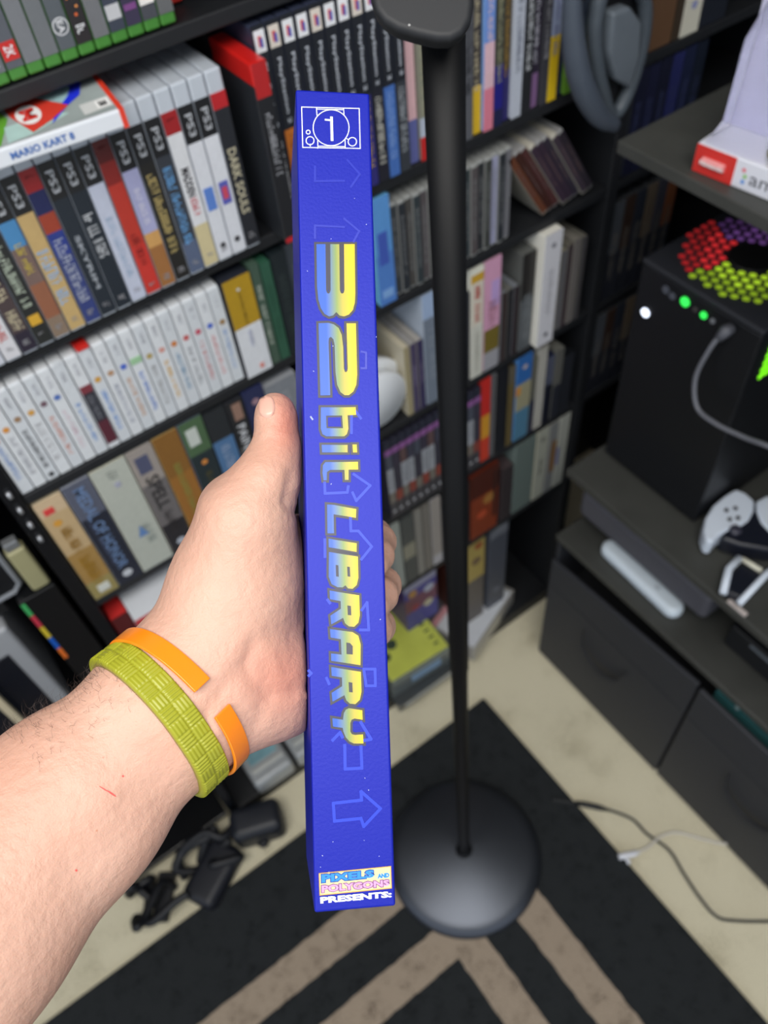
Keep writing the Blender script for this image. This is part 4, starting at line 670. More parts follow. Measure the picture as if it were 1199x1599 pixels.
# ------------------------------------------------------------------ held box: pose from its real size (0.30 x 0.028 m spine) in front of the camera
TL, BL = at(461.5, 139, .3150), at(491, 1426, .2850)
TR, BR = at(577.5, 141, .3190), at(617, 1418, .2890)
vv = (BL - TL); LEN = np.linalg.norm(vv); vv /= LEN
wv = ((TR - TL) + (BR - BL)) / 2; wv -= vv * (wv @ vv); THK = np.linalg.norm(wv); wv /= THK
nv = np.cross(wv, vv); nv = nv if nv @ W > 0 else -nv
DEP = 0.062
bm4 = Matrix.Identity(4)
for i in range(3): bm4[i][0], bm4[i][1], bm4[i][2], bm4[i][3] = wv[i], vv[i], nv[i], TL[i]
bxo = thing('boxed_book_set', 'slim metallic blue box with yellow 32bit lettering held in the hand', 'box'); bxo.matrix_world = bm4
def sp(x, y, lift=0.0):          # photo point on the spine face -> box-local point
    d = ray(x, y); t = ((TL - CAM) @ nv) / (d @ nv); p = CAM + d * t - TL; return (float(p @ wv), float(p @ vv), -0.00012 - lift)
MBX = bpy.data.materials.new('metallic_blue_card'); MBX.use_nodes = True; nt = MBX.node_tree; b = nt.nodes['Principled BSDF']
b.inputs['Base Color'].default_value = (*lin((8, 25, 152)), 1); b.inputs['Metallic'].default_value = 0.15; b.inputs['Roughness'].default_value = 0.46; b.inputs['Specular IOR Level'].default_value = .35
tc = nt.nodes.new('ShaderNodeTexCoord'); n_ = nt.nodes.new('ShaderNodeTexNoise'); n_.inputs['Scale'].default_value = 900; n_.inputs['Detail'].default_value = 4; bp = nt.nodes.new('ShaderNodeBump'); bp.inputs['Strength'].default_value = .12; bp.inputs['Distance'].default_value = .0005
nt.links.new(tc.outputs['Object'], n_.inputs['Vector']); nt.links.new(n_.outputs[0], bp.inputs['Height']); nt.links.new(bp.outputs[0], b.inputs['Normal'])
build('sleeve', MB().box(0, THK, 0, LEN, 0, DEP, MBX), bxo, bevel=.0009, seg=3)
def poly_off(P, d):
    n = len(P); a = sum(P[i][0] * P[(i + 1) % n][1] - P[(i + 1) % n][0] * P[i][1] for i in range(n)); s = 1 if a > 0 else -1
    out = []
    for i in range(n):
        p0, p1, p2 = Vector(P[i - 1]), Vector(P[i]), Vector(P[(i + 1) % n]); e1 = (p1 - p0).normalized(); e2 = (p2 - p1).normalized()
        n1 = Vector((e1.y, -e1.x)) * s; n2 = Vector((e2.y, -e2.x)) * s; m_ = n1 + n2
        if m_.length < .3: m_ = n1
        m_.normalize(); k = d / max(.45, m_.dot(n1)); out.append(tuple(p1 + m_ * k))
    return out
def ztop(P): return [(430 + x / 3.076, 120 + y / 3.076) for x, y in P]
def zmid(P): return [(430 + x / 3.076, 600 + y / 3.076) for x, y in P]
def zbot(P): return [(430 + x / 4.209, 1080 + y / 4.209) for x, y in P]
def fill(mb, loops, lift, M):
    L3 = [[Vector(sp(x, y, lift)) for x, y in l] for l in loops]; flat = [p for l in L3 for p in l]
    mb.add([tuple(p) for p in flat], [tuple(f) for f in tessellate_polygon(L3)], M)
MG = bpy.data.materials.new('blue_to_yellow_ink'); MG.use_nodes = True; nt = MG.node_tree; b = nt.nodes['Principled BSDF']; b.inputs['Roughness'].default_value = .4
tc = nt.nodes.new('ShaderNodeTexCoord'); sx = nt.nodes.new('ShaderNodeSeparateXYZ'); mr = nt.nodes.new('ShaderNodeMapRange'); cr_ = nt.nodes.new('ShaderNodeValToRGB')
mr.inputs[1].default_value = .0078; mr.inputs[2].default_value = .0205
cr_.color_ramp.elements[0].color = (*lin((24, 82, 192)), 1); cr_.color_ramp.elements[0].position = .12; cr_.color_ramp.elements[1].color = (*lin((224, 182, 4)), 1); cr_.color_ramp.elements[1].position = .85
e = cr_.color_ramp.elements.new(.45); e.color = (*lin((122, 144, 78)), 1)
nt.links.new(tc.outputs['Object'], sx.inputs[0]); nt.links.new(sx.outputs[0], mr.inputs[0]); nt.links.new(mr.outputs[0], cr_.inputs[0]); nt.links.new(cr_.outputs[0], b.inputs['Base Color'])
MO = mat((48, 48, 62), .45, vary=.05)
GL = [('three', ztop([(197, 805), (240, 805), (243, 1025), (247, 1038), (254, 1043), (261, 1038), (265, 1025), (263, 805), (306, 805), (309, 1025), (313, 1038), (320, 1043), (328, 1038), (331, 1025), (329, 805), (380, 805), (383, 1040), (381, 1085), (372, 1120), (352, 1143), (330, 1152), (308, 1148), (292, 1131), (277, 1147), (258, 1152), (236, 1140), (218, 1112), (206, 1070), (200, 1010)]), []),
      ('two', ztop([(207, 1185), (255, 1183), (280, 1190), (303, 1207), (318, 1240), (325, 1300), (328, 1400), (332, 1416), (338, 1420), (345, 1414), (347, 1400), (341, 1185), (386, 1185), (392, 1430), (388, 1480), (374, 1512), (352, 1530), (332, 1530), (312, 1515), (296, 1480), (288, 1420), (284, 1290), (278, 1262), (266, 1250), (257, 1256), (255, 1275), (263, 1530), (216, 1531)]), []),
      ('letter_b', zmid([(218, 112), (385, 111), (387, 148), (346, 150), (350, 215), (343, 240), (330, 251), (245, 251), (226, 240), (218, 215)]), [zmid([(243, 152), (320, 151), (324, 212), (245, 212)])]),
      ('letter_i', zmid([(222, 292), (346, 292), (346, 328), (224, 328)]), []), ('letter_i_dot', zmid([(370, 290), (390, 290), (392, 328), (372, 328)]), []),
      ('letter_t', zmid([(240, 375), (396, 373), (397, 410), (351, 411), (351, 460), (333, 460), (331, 412), (262, 412), (247, 422), (246, 462), (231, 462), (226, 425), (228, 390)]), []),
      ('letter_l', zmid([(248, 578), (282, 580), (388, 600), (386, 642), (279, 625), (281, 716), (250, 716)]), []),
      ('letter_i', zmid([(255, 742), (390, 764), (389, 806), (256, 783)]), []),
      ('letter_b', zmid([(257, 806), (396, 828), (398, 930), (390, 965), (370, 983), (348, 981), (336, 966), (322, 976), (298, 975), (270, 960), (256, 925)]), [zmid([(289, 868), (302, 870), (304, 925), (291, 923)]), zmid([(344, 876), (357, 878), (359, 925), (346, 923)])]),
      ('letter_r', zmid([(260, 991), (402, 1014), (405, 1110), (398, 1145), (378, 1165), (352, 1163), (334, 1148), (325, 1122), (268, 1153), (264, 1112), (314, 1078), (313, 1042), (262, 1032)]), [zmid([(345, 1062), (362, 1065), (364, 1110), (347, 1108)])]),
      ('letter_a', zmid([(262, 1176), (370, 1190), (398, 1208), (409, 1250), (408, 1349), (268, 1328), (267, 1293), (317, 1298), (314, 1225), (265, 1216)]), [zmid([(340, 1240), (358, 1243), (371, 1258), (371, 1298), (341, 1296)])]),
      ('letter_r', zmid([(268, 1358), (410, 1381), (413, 1478), (405, 1515), (384, 1536), (358, 1534), (340, 1518), (331, 1493), (274, 1524), (270, 1482), (320, 1450), (319, 1408), (270, 1400)]), [zmid([(351, 1430), (369, 1433), (371, 1480), (353, 1478)])]),
      ('letter_y', zbot([(374, 174), (443, 184), (449, 140), (462, 118), (482, 108), (570, 122), (573, 184), (520, 176), (500, 184), (492, 205), (492, 262), (502, 278), (522, 284), (575, 280), (578, 340), (515, 340), (488, 328), (462, 300), (446, 262), (442, 238), (378, 228)]), [])]
ob = MB(); gb = MB()
for nm, outer, holes in GL:
    outs = poly_off(outer, 3.7); fill(ob, [outs], .0000, MO)
    fill(gb, [outer] + [h[::-1] for h in holes], .00016, MG)
    for h in holes:
        if nm == 'letter_b' and len(holes) == 1: fill(gb, [poly_off(h, -2.6)], .0001, MBX)
build('title_outline', ob, bxo); build('title_lettering', gb, bxo)
ar = MB(); MAR = mat((12, 50, 190), .46, vary=.05)
def stroke(mb, P, wd, M, lift=.00002, closed=False, mapf=None):
    P = [sp(*p) for p in P]; P = P + ([P[0]] if closed else [])
    for a, b_ in zip(P[:-1], P[1:]):
        a = Vector(a); b_ = Vector(b_); d = (b_ - a); d.z = 0
        if d.length < 1e-6: continue
        d.normalize(); n__ = Vector((-d.y, d.x, 0)) * wd / 2; a2 = a - d * wd * .35; b2 = b_ + d * wd * .35; z = Vector((0, 0, -lift)); lift += .000004
        mb.add([a2 + n__ + z, a2 - n__ + z, b2 - n__ + z, b2 + n__ + z], [(0, 1, 2, 3)], M)
for k, (P, f_) in enumerate([([(380, 733), (566, 712), (562, 655), (690, 768), (580, 885), (562, 832), (388, 850)], 1), ([(455, 350), (458, 508), (568, 502), (562, 360)], 0), ([(375, 320), (425, 268), (440, 300)], 0), ([(560, 200), (628, 312), (585, 320)], 0)]):
    stroke(ar, zbot(P), .0011, MAR, .00002, bool(f_))
for k, P in enumerate([[(236, 472), (238, 525), (345, 520), (350, 490)], [(375, 432), (455, 487), (388, 560), (370, 520)], [(360, 640), (362, 705), (398, 705), (462, 780), (412, 842)], [(237, 745), (238, 830)], [(414, 1085), (440, 1048), (448, 1180), (405, 1180)], [(424, 1368), (478, 1368), (480, 1448), (436, 1448), (424, 1368)], [(250, 1035), (262, 1052)], [(160, 1375), (172, 1388), (160, 1400)], [(365, 150), (365, 235)], [(385, 130), (410, 165)], [(245, 1410), (258, 1440)]]):
    stroke(ar, zmid(P), .0010, MAR)
MAF = mat((14, 34, 164), .4, vary=.05)
for P in [[(190, 430), (190, 502), (330, 500)], [(345, 400), (405, 468), (362, 530)], [(190, 775), (190, 715), (330, 722)], [(330, 682), (402, 742), (375, 792)], [(412, 1320), (435, 1325), (435, 1400), (412, 1400)]]: stroke(ar, ztop(P), .0008, MAF)
build('arrow_pattern', ar, bxo)
ic = MB(); MI = mat((226, 232, 250), .45, vary=0)
stroke(ic, ztop([(126, 146), (402, 153), (407, 345), (131, 340)]), .00036, MI, .00004, True)
for P in [[(197, 148), (199, 185)], [(327, 151), (329, 182)], [(203, 308), (204, 341)], [(334, 300), (335, 343)], [(199, 156), (327, 159)], [(204, 334), (334, 336)], [(167, 324), (167, 334)], [(338, 296), (352, 303)]]: stroke(ic, ztop(P), .00034, MI, .00004)
for cx_, cy_, r_ in ((267, 246, 86), (157, 267, 9), (166, 308, 19), (369, 313, 20)):
    stroke(ic, ztop([(cx_ + r_ * math.cos(k * math.pi / 18), cy_ + r_ * math.sin(k * math.pi / 18)) for k in range(36)]), .00036, MI, .00004, True)
stroke(ic, ztop([(269, 196), (272, 305)]), .0010, MI, .00004); stroke(ic, ztop([(240, 207), (262, 209)]), .0007, MI, .00004)
build('console_icon', ic, bxo)
lg = MB(); qd = zbot([(287, 1195), (757, 1148), (762, 1290), (292, 1337)]); fill(lg, [qd], .0, mat((242, 226, 150), .45, vary=.06, scale=300))
stroke(lg, qd, .0003, mat((200, 150, 70), .4, vary=0), .00003, True)
def tq(mb, s, q, M, lift, bold=.03):
    q = [Vector(sp(*p, lift)) for p in q]; put_text(mb, s, lambda u, v: tuple(q[3] * (1 - u) * (1 - v) + q[2] * u * (1 - v) + q[1] * u * v + q[0] * (1 - u) * v), M, bold)
MPB = mat((40, 130, 220), .4, vary=0); MPD = mat((24, 60, 150), .4, vary=0); MPP = mat((206, 150, 190), .4, vary=0); MPO = mat((120, 70, 130), .4, vary=0)
tq(lg, 'PIXELS', zbot([(296, 1196), (652, 1164), (654, 1226), (298, 1262)]), MPD, .00006, .10); tq(lg, 'PIXELS', zbot([(302, 1201), (647, 1170), (649, 1220), (304, 1255)]), MPB, .00012, .05)
tq(lg, 'AND', zbot([(668, 1196), (748, 1188), (749, 1220), (669, 1228)]), MPB, .0001, .08)
tq(lg, 'POLYGONS', zbot([(297, 1268), (752, 1228), (755, 1282), (299, 1326)]), MPO, .00006, .10); tq(lg, 'POLYGONS', zbot([(303, 1273), (747, 1234), (749, 1276), (305, 1320)]), MPP, .00012, .04)
tq(lg, 'PRESENTS:', zbot([(293, 1349), (763, 1309), (764, 1350), (295, 1392)]), mat((236, 240, 250), .4, vary=0), .0001, .05)
build('publisher_logo', lg, bxo)
wr = MB(); MWR = mat((190, 200, 240), .6, vary=0)
rw = random.Random(5)
for k in range(26):
    x_, y_ = rw.uniform(478, 600), rw.uniform(150, 1410)
    if 470 + (y_ - 140) * .02 < x_ < 580 + (y_ - 140) * .025: stroke(wr, [(x_, y_), (x_ + rw.uniform(.3, 1.2), y_ + rw.uniform(-1, 1))], .0002, MWR, .00003)
stroke(wr, [(485, 651), (488, 655)], .0006, mat((150, 160, 200), .6, vary=0), .00003)
build('wear_marks', wr, bxo)
# ------------------------------------------------------------------ arm and hand (one continuous surface)
def cpt(px, py, d): return np.array([(px - CX) / F * d, (py - CY) / F * d, d])
prims = []
def cone(a, ra, b, rb, zs=1.0, k=.010): prims.append(('c', cpt(*a), ra * a[2] / F, cpt(*b), rb * b[2] / F, zs, k))
Wd = (262, 1108, .305)
cone((-720, 2080, .235), 290, (-330, 1705, .252), 238, 1.15); cone((-330, 1705, .252), 238, (-80, 1445, .275), 187, 1.2); cone((-80, 1445, .275), 187, (112, 1256, .293), 143, 1.25); cone((112, 1256, .293), 143, Wd, 104, 1.35)
cone(Wd, 103, (345, 1000, .313), 100, 1.2, .016); cone(Wd, 92, (405, 1070, .318), 78, 1.1, .016)
cone((345, 1000, .315), 98, (372, 905, .318), 86, 1.0, .014)         # thenar base
cone((372, 905, .314), 86, (386, 812, .311), 69, .95, .012)          # to the thumb knuckle
cone((386, 812, .311), 67, (420, 742, .312), 43, .85, .010)
cone((420, 742, .312), 43, (433, 700, .314), 32, .8, .008); cone((433, 700, .314), 32, (431, 652, .3155), 30.5, .78, .006); cone((431, 652, .3155), 30.5, (430, 641, .316), 27, .8, .004)
cone((352, 782, .320), 26, (375, 800, .318), 34, 1.0, .012)          # knuckle bump
cone((405, 1070, .320), 76, (452, 1050, .330), 74, 1.0, .014); cone((452, 1050, .330), 74, (500, 1020, .352), 66, 1.0, .014)   # heel of the palm
cone((372, 905, .325), 84, (440, 900, .345), 78, 1.0, .014); cone((440, 900, .345), 76, (470, 860, .362), 58, 1.0, .014); cone((440, 960, .345), 80, (480, 960, .362), 60, 1.0, .014)
# tendon ridges of the inner wrist
cone((285, 1180, .2885), 8, (352, 1100, .2985), 8, 1, .010)
# fingers: knuckle behind the box, wrapping its far edge, tips on the right cover
def finger(P):
    for a, b_ in zip(P[:-1], P[1:]): cone(a[:3], a[3], b_[:3], b_[3], 1.0, .0035)
finger([(440, 850, .368, 34), (515, 838, .392, 31), (582, 838, .384, 28), (591, 846, .366, 26), (590, 868, .346, 24), (588, 884, .336, 19)])
finger([(450, 900, .370, 34), (520, 905, .394, 31), (588, 912, .386, 29), (598, 914, .366, 27), (595, 930, .347, 25), (590, 948, .336, 19)])
finger([(455, 960, .368, 33), (522, 968, .390, 29), (583, 976, .380, 27), (590, 978, .362, 26), (588, 985, .345, 23), (585, 994, .337, 18)])
finger([(455, 1015, .364, 30), (518, 1030, .382, 26), (574, 1040, .372, 23), (578, 1044, .356, 21), (577, 1052, .342, 19), (576, 1058, .336, 15)])
def conedist(P, a, ra, b_, rb, zs):
    s = np.array([1, 1, zs]); P = P * s; a = a * s; b_ = b_ * s; ab = b_ - a; L2 = ab @ ab
    t = np.clip(((P - a) @ ab) / L2, 0, 1); c = a + t[..., None] * ab
    return np.sqrt(((P - c) ** 2).sum(-1)) - (ra + (rb - ra) * t)
RC = np.stack([R, -U, W], 1)        # camera axes as columns (x right, y down, z away)
def field(P):
    d = None
    for _, a, ra, b_, rb, zs, k in prims:
        q = conedist(P, a, ra, b_, rb, zs).astype(np.float32)
        if d is None: d = q; continue
        h = np.clip(.5 + .5 * (d - q) / k, 0, 1); d = d * (1 - h) + q * h - k * h * (1 - h)
    Pw = P @ RC.T + (CAM - TL); lx, ly, lz = Pw @ wv, Pw @ vv, Pw @ nv
    hx, hy, hz = THK / 2, LEN / 2, DEP / 2; g = .0002
    q = np.stack([np.abs(lx - hx) - hx - g, np.abs(ly - hy) - hy - g, np.abs(lz - hz) - hz - g], -1)
    bd = np.sqrt((np.maximum(q, 0) ** 2).sum(-1)) + np.minimum(q.max(-1), 0)
    return np.maximum(d, -bd)
def surface_nets(lo, hi, h):
    ax_ = [np.arange(l, u + h, h) for l, u in zip(lo, hi)]; nx, ny, nz = map(len, ax_)
    D = np.empty((nx, ny, nz), np.float32)
    YY, ZZ = np.meshgrid(ax_[1], ax_[2], indexing='ij')
    for i, x in enumerate(ax_[0]): D[i] = field(np.stack([np.full_like(YY, x), YY, ZZ], -1))
    ins = D < 0; cnt = np.zeros((nx - 1, ny - 1, nz - 1), np.float32); acc = np.zeros((nx - 1, ny - 1, nz - 1, 3), np.float32)
    corners = [(i, j, k) for i in (0, 1) for j in (0, 1) for k in (0, 1)]
    sl = lambda c: (slice(c[0], nx - 1 + c[0]), slice(c[1], ny - 1 + c[1]), slice(c[2], nz - 1 + c[2]))
    for c in corners:
        for a in range(3):
            if c[a]: continue
            e_ = list(c); e_[a] = 1; d0, d1 = D[sl(c)], D[sl(e_)]; m_ = (d0 < 0) != (d1 < 0)
            t = np.where(m_, d0 / np.where(m_, d0 - d1, 1), 0); cnt += m_
            for b_ in range(3): acc[..., b_] += m_ * (c[b_] + (t if b_ == a else 0))
    act = cnt > 0; idx = -np.ones(cnt.shape, np.int64); idx[act] = np.arange(act.sum())
    ii = np.argwhere(act); V = np.array(lo) + h * (ii + acc[act] / cnt[act][:, None])
    Q = []
    for a in range(3):
        o1, o2 = (a + 1) % 3, (a + 2) % 3
        s0 = [slice(1, -1)] * 3; s1 = [slice(1, -1)] * 3; s0[a] = slice(0, -1); s1[a] = slice(1, None)
        A, B = ins[tuple(s0)], ins[tuple(s1)]; e_ = np.argwhere(A != B); fl_ = A[tuple(e_.T)]
        off = np.ones(3, int); off[a] = 0; base = e_ + off
        def g_(d1, d2):
            p = base.copy(); p[:, o1] -= d1; p[:, o2] -= d2; return idx[p[:, 0], p[:, 1], p[:, 2]]
        q = np.stack([g_(1, 1), g_(0, 1), g_(0, 0), g_(1, 0)], 1); q[~fl_] = q[~fl_][:, ::-1]; Q.append(q)
    return V, np.concatenate(Q)
V, Q = surface_nets((-.275, -.055, .16), (.012, .36, .42), .0017)
Vw = V @ RC.T + CAM
person = thing('person', 'person reaching in from the lower left, bare forearm, left hand gripping the blue box', 'person', tuple(cpt(-80, 1452, .275) @ RC.T + CAM))
po = np.array(person.location)
MSK = bpy.data.materials.new('skin'); MSK.use_nodes = True; nt = MSK.node_tree; b = nt.nodes['Principled BSDF']
b.inputs['Roughness'].default_value = .5; b.inputs['Subsurface Weight'].default_value = .12; b.inputs['Subsurface Radius'].default_value = (1, .35, .2); b.inputs['Subsurface Scale'].default_value = .006; b.inputs['Specular IOR Level'].default_value = .4
tc = nt.nodes.new('ShaderNodeTexCoord')
def noise(sc, det=3):
    n = nt.nodes.new('ShaderNodeTexNoise'); n.inputs['Scale'].default_value = sc; n.inputs['Detail'].default_value = det; nt.links.new(tc.outputs['Object'], n.inputs['Vector']); return n
def mixc(fac, c1, c2):
    m_ = nt.nodes.new('ShaderNodeMix'); m_.data_type = 'RGBA'
    for s_, c in ((6, c1), (7, c2)):
        if isinstance(c, tuple): m_.inputs[s_].default_value = (*lin(c), 1)
        else: nt.links.new(c, m_.inputs[s_])
    nt.links.new(fac, m_.inputs[0]); return m_.outputs[2]
at_ = nt.nodes.new('ShaderNodeAttribute'); at_.attribute_name = 'redness'
c1 = mixc(noise(28).outputs[0], (182, 136, 116), (206, 168, 150)); c2 = mixc(at_.outputs['Fac'], c1, (188, 118, 100)); nt.links.new(c2, b.inputs['Base Color'])
n1, n2 = noise(260, 5), noise(1500, 2); bp1 = nt.nodes.new('ShaderNodeBump'); bp1.inputs['Strength'].default_value = .55; bp1.inputs['Distance'].default_value = .0012; bp2 = nt.nodes.new('ShaderNodeBump'); bp2.inputs['Strength'].default_value = .35; bp2.inputs['Distance'].default_value = .0004
nt.links.new(n1.outputs[0], bp1.inputs['Height']); nt.links.new(n2.outputs[0], bp2.inputs['Height']); nt.links.new(bp1.outputs[0], bp2.inputs['Normal']); nt.links.new(bp2.outputs[0], b.inputs['Normal'])
hb = MB(); hb.add([tuple(p) for p in (Vw - po)], [tuple(map(int, q)) for q in Q], MSK); body = build('body', hb, person, smooth=True)
sm_ = body.modifiers.new('smooth', 'SMOOTH'); sm_.factor = .5; sm_.iterations = 3
# creases and finer forms pressed into the skin along the palm and thumb (real displacement)
PX = np.stack([CX + F * V[:, 0] / V[:, 2], CY + F * V[:, 1] / V[:, 2]], 1)
def crease(P, wd, dep, zmax=.34):
    g = np.zeros(len(V))
    P = [cpt(*p) for p in P]
    for a, b_ in zip(P[:-1], P[1:]):
        A2 = np.array([a[0] / a[2], a[1] / a[2]]); B2 = np.array([b_[0] / b_[2], b_[1] / b_[2]]); p = V[:, :2] / V[:, 2:]
        ab = B2 - A2; t = np.clip(((p - A2) @ ab) / (ab @ ab), 0, 1); d = np.linalg.norm(p - (A2 + t[:, None] * ab), axis=1) * V[:, 2]
        g = np.maximum(g, np.exp(-(d / wd) ** 2))
    return g * (V[:, 2] < zmax) * dep
nrm = np.zeros_like(V); vn = [v.normal for v in body.data.vertices]; nrm = np.array([tuple(n) for n in vn])
dsp = np.zeros(len(V))
for P, wd, dep in [([(402, 688, .3), (432, 684, .3)], .0016, -.0005), ([(398, 705, .3), (425, 699, .3)], .0014, -.0004), ([(455, 740, .3), (448, 785, .3), (462, 800, .3)], .0018, -.0008), ([(425, 783, .3), (462, 778, .3)], .0016, -.0005),
                   ([(475, 990, .3), (430, 985, .3), (395, 1010, .3), (380, 1060, .3)], .0026, -.0004), ([(470, 1075, .3), (430, 1090, .3), (400, 1075, .3), (388, 1040, .3)], .0022, -.0007), ([(395, 1010, .3), (350, 1075, .3), (300, 1150, .3)], .0030, -.0006),
                   ([(320, 1165, .3), (270, 1210, .3), (215, 1255, .3), (190, 1290, .3), (120, 1345, .3)], .0060, -.0007), ([(345, 1130, .3), (300, 1190, .3), (240, 1240, .3), (205, 1275, .3), (130, 1330, .3)], .0035, .0003), ([(400, 1130, .3), (420, 1080, .3), (405, 1030, .3)], .003, -.0006)]:
    dsp += crease(P, wd, dep * 1.6)
for k in range(7):
    y_ = 846 + 9 * k; dsp += crease([(388 + 2 * k, y_, .3), (455, y_ - 16, .3)], .0007, -.00016)
Vn = (Vw - po) + nrm * dsp[:, None]; body.data.vertices.foreach_set('co', Vn.astype(np.float32).ravel()); body.data.update()
red = np.clip(np.exp(-(((PX - (447, 660)) / (26, 55)) ** 2).sum(1)) * .8 + np.exp(-(((PX - (440, 1060)) / (70, 60)) ** 2).sum(1)) * .6 + np.exp(-(((PX - (225, 1165)) / (40, 30)) ** 2).sum(1)) * .15, 0, 1)
a_ = body.data.attributes.new('redness', 'FLOAT', 'POINT'); a_.data.foreach_set('value', red.astype(np.float32))
bvh = BVHTree.FromPolygons([tuple(p) for p in (Vn + po)], [tuple(map(int, q)) for q in Q])
def hit(px, py):
    d = Vector(ray(px, py)).normalized(); h_ = bvh.ray_cast(Vector(CAM), d); return (h_[0], h_[1]) if h_[0] else (None, None)
# thumb nail
nb = MB(); G = 9; pts = []; okn = True
for j in range(G + 1):
    for i in range(G + 1):
        u, v_ = i / G * 2 - 1, j / G * 2 - 1
        x_ = u * math.sqrt(1 - v_ * v_ / 2); y_ = v_ * math.sqrt(1 - u * u / 2)
        px, py = 416.5 + 13.5 * x_ + (-3 if y_ < 0 else -1) * y_ * 0, 635 + 18.5 * y_
        h_, nn = hit(px, py)
        if h_ is None: h_, nn = hit(px + 5, py + 3)
        if h_ is None: okn = False; break
        e_ = max(abs(u), abs(v_)); pts.append(tuple(h_ + nn * (.0007 if e_ < .95 else -.0002) - Vector(po)))
    if not okn: break
if okn:
    nb.add(pts, [(j * (G + 1) + i, j * (G + 1) + i + 1, (j + 1) * (G + 1) + i + 1, (j + 1) * (G + 1) + i) for j in range(G) for i in range(G)], mat((206, 160, 144), .3, vary=.03)); nl = build('thumb_nail', nb, person, smooth=True)
# scratch and freckles
fk = MB(); MRD = mat((206, 84, 78), .6, vary=0)
def dab(px, py, rx, ry, ang, M):
    c_ = [];
    for k in range(10):
        a = k * math.pi / 5; dx, dy = rx * math.cos(a), ry * math.sin(a); h_, nn = hit(px + dx * math.cos(ang) - dy * math.sin(ang), py + dx * math.sin(ang) + dy * math.cos(ang))
        if h_ is None: return
        c_.append(tuple(h_ + nn * .00012 - Vector(po)))
    fk.add(c_, [tuple(range(10))], M)
dab(162, 1232, 9, 1.0, .55, MRD); dab(174, 1239, 9, 1.5, .6, MRD); dab(192, 1212, 1.8, 1.8, 0, MRD); dab(151, 1297, 1.4, 1.4, 0, mat((190, 130, 100), .6, vary=0)); dab(119, 1359, 2, 2, 0, MRD); dab(161, 1183, 1.5, 1.5, 0, mat((196, 140, 120), .6, vary=0))
build('skin_marks', fk, person)
# fine arm hair along the upper edge
hm = MB(); MHR = mat((58, 44, 38), .6, vary=0); rh = random.Random(11)
for k in range(210):
    t_ = rh.random(); off = rh.random() ** 3.2 * 85
    px, py = 5 + 190 * t_ + off * .67, 1142 - 120 * t_ + 3 + off * .74
    h_, nn = hit(px, py)
    if h_ is None: continue
    g_ = Vector(R * .4 - U * (-.25) + W * 0) ; dr = (nn * rh.uniform(.35, .8) + Vector(-R * .2 + U * .55) * rh.uniform(.3, 1) + Vector([rh.uniform(-.5, .5) for _ in range(3)])).normalized(); L_ = rh.uniform(.003, .0075) * (1 if off < 30 else .7)
    mid = h_ + dr * L_ * .55; tip = h_ + (dr + Vector(R) * rh.uniform(.2, .9)).normalized() * L_
    hm.tube([h_ - Vector(po), mid - Vector(po), tip - Vector(po)], [.00004, .00003, .00001], MHR, 3, False)
tag(build('arm_hair', hm, person), kind='stuff')
# ------------------------------------------------------------------ bracelets: follow the arm surface through real cross-sections
def band_path(pxs):          # visible centre line (photo points) -> surface points + normals, then closed behind the arm
    out = []
    for p in pxs:
        h_, nn = hit(*p)
        if h_ is not None: out.append((h_, nn))
    return out
def ring_through(p1, p2, p3, n, a0=None, a1=None):
    """plane through three surface points; march round the arm's own section"""
    A, B, D_ = Vector(p1), Vector(p2), Vector(p3); pn = (B - A).cross(D_ - A).normalized()
    axis_c = Vector(cpt(255, 1118, .308) @ RC.T + CAM); c_ = axis_c - pn * (axis_c - A).dot(pn)
    e1 = (B - c_).normalized(); e2 = pn.cross(e1).normalized(); out = []
    for k in range(n):
        a = 2 * math.pi * k / n; d = e1 * math.cos(a) + e2 * math.sin(a); h_ = bvh.ray_cast(c_, d, .2)
        out.append((h_[0] if h_[0] else c_ + d * .035, d, a))
    return out, pn, c_
def smooth_ring(pts, it=6):
    r = [p[0].copy() for p in pts]; n = len(r)
    for _ in range(it): r = [(r[i - 1] + r[i] * 2 + r[(i + 1) % n]) / 4 for i in range(n)]
    return r
def sample(h_, f_=None): return h_
NG = 720
g1, g2, g3 = hit(193, 1030)[0], hit(266, 1100)[0], hit(330, 1200)[0]
pts, pn, cc = ring_through(g1, g2, g3, NG); rg = smooth_ring(pts, 500)
if Vector(R - U).dot(pn) > 0 and False: pn = -pn
HWID = .0060; NV = 26; gv = []; gm = MB()
peri = [0]
for i in range(NG): peri.append(peri[-1] + (rg[(i + 1) % NG] - rg[i]).length)
BL_ = HWID * .86; nb_ = round(peri[-1] / BL_); 
for i in range(NG):
    s_ = peri[i] / peri[-1] * nb_; bi = int(s_); fu = s_ - bi; d = (rg[i] - cc).normalized()
    base = rg[i] + pn * 0
    for j in range(NV + 1):
        v_ = -1 + 2 * j / NV; col = 0 if v_ < 0 else 1; fv = (v_ + 1) if col == 0 else v_
        orient = (bi + col) % 2
        q_ = fv if orient else fu; edge = min(fu, 1 - fu, fv, 1 - fv)
        ridge = (abs(math.sin(q_ * math.pi * 4)) ** .8) * min(1, edge * 9) * .00055
        rim = max(0, abs(v_) - .9) / .1
        h_ = .0025 + ridge - .0009 * rim ** 2
        gv.append(tuple(base + pn * (v_ * HWID) + d * h_ - g2))
gf = [(i * (NV + 1) + j, i * (NV + 1) + j + 1, ((i + 1) % NG) * (NV + 1) + j + 1, ((i + 1) % NG) * (NV + 1) + j) for i in range(NG) for j in range(NV)]
nin = len(gv)
for i in range(NG):
    d = (rg[i] - cc).normalized()
    for s_ in (-1, 1): gv.append(tuple(rg[i] + pn * (s_ * HWID) + d * (-.0006) - g2))
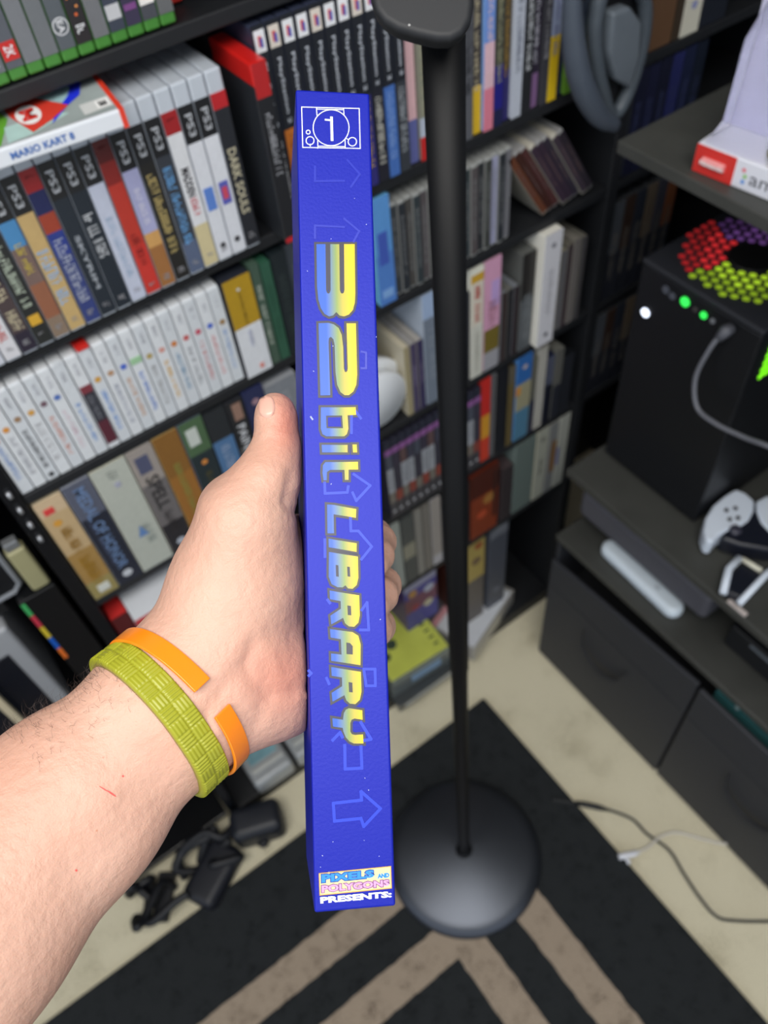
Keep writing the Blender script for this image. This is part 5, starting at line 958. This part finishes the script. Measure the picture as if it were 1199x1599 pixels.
for i in range(NG):
    a, b_ = nin + 2 * i, nin + 2 * ((i + 1) % NG); t0, t1 = i * (NV + 1), ((i + 1) % NG) * (NV + 1)
    gf += [(a, t0, t1, b_), (t0 + NV, a + 1, b_ + 1, t1 + NV), (a + 1, a, b_, b_ + 1)]
gm.add(gv, gf, mat((148, 150, 36), .38, vary=.05, spec=.5, name='olive_lime_rubber'))
t = thing('wristband', 'olive-lime wristband with embossed basket weave round the wrist', 'wristband', tuple(g2)); ob_ = build('band', gm, t, smooth=True)
# orange open cuff
o1_, o2_, o3_ = hit(240, 1010)[0], hit(300, 1060)[0], hit(362, 1145)[0]
pts, pn, cc = ring_through(o1_, o2_, o3_, 360); rg = smooth_ring(pts, 120)
def scr_(p): v = np.array(p) - CAM; d = v @ W; return np.array([CX + F * (v @ R) / d, CY - F * (v @ U) / d])
fr_i = [k for k in range(360) if pts[k][0] is not None]
ia = min(fr_i, key=lambda k: np.linalg.norm(scr_(rg[k]) - (314, 1073)) + (1000 if (rg[k] - cc).dot(Vector(-W)) < 0 else 0)); ib = min(fr_i, key=lambda k: np.linalg.norm(scr_(rg[k]) - (342, 1106)) + (1000 if (rg[k] - cc).dot(Vector(-W)) < 0 else 0))
lo_, hi_ = sorted((ia, ib)); order = list(range(hi_, 360)) + list(range(0, lo_ + 1)) if hi_ - lo_ < 180 else list(range(lo_, hi_ + 1))
om = MB(); ov = []; ow = .0036; nI = len(order)
for k, i in enumerate(order):
    d = (rg[i] - cc).normalized(); lift = .0012 + .0012 * math.exp(-min(k, nI - 1 - k) / 10)
    for s_, hh in ((-1, 0), (-1, .0015), (1, .0015), (1, 0)): ov.append(tuple(rg[i] + pn * ow * s_ + d * (lift + hh) - o2_))
of = [(k * 4 + q, k * 4 + (q + 1) % 4, k * 4 + 4 + (q + 1) % 4, k * 4 + 4 + q) for k in range(nI - 1) for q in range(4)] + [(3, 2, 1, 0), ((nI - 1) * 4, (nI - 1) * 4 + 1, (nI - 1) * 4 + 2, (nI - 1) * 4 + 3)]
om.add(ov, of, mat((240, 134, 20), .28, 'coat', vary=.03, name='orange_plastic'))
t = thing('wristband', 'glossy orange open cuff with a gap, between the olive band and hand', 'wristband', tuple(o2_)); build('cuff', om, t, bevel=.0003, smooth=True)
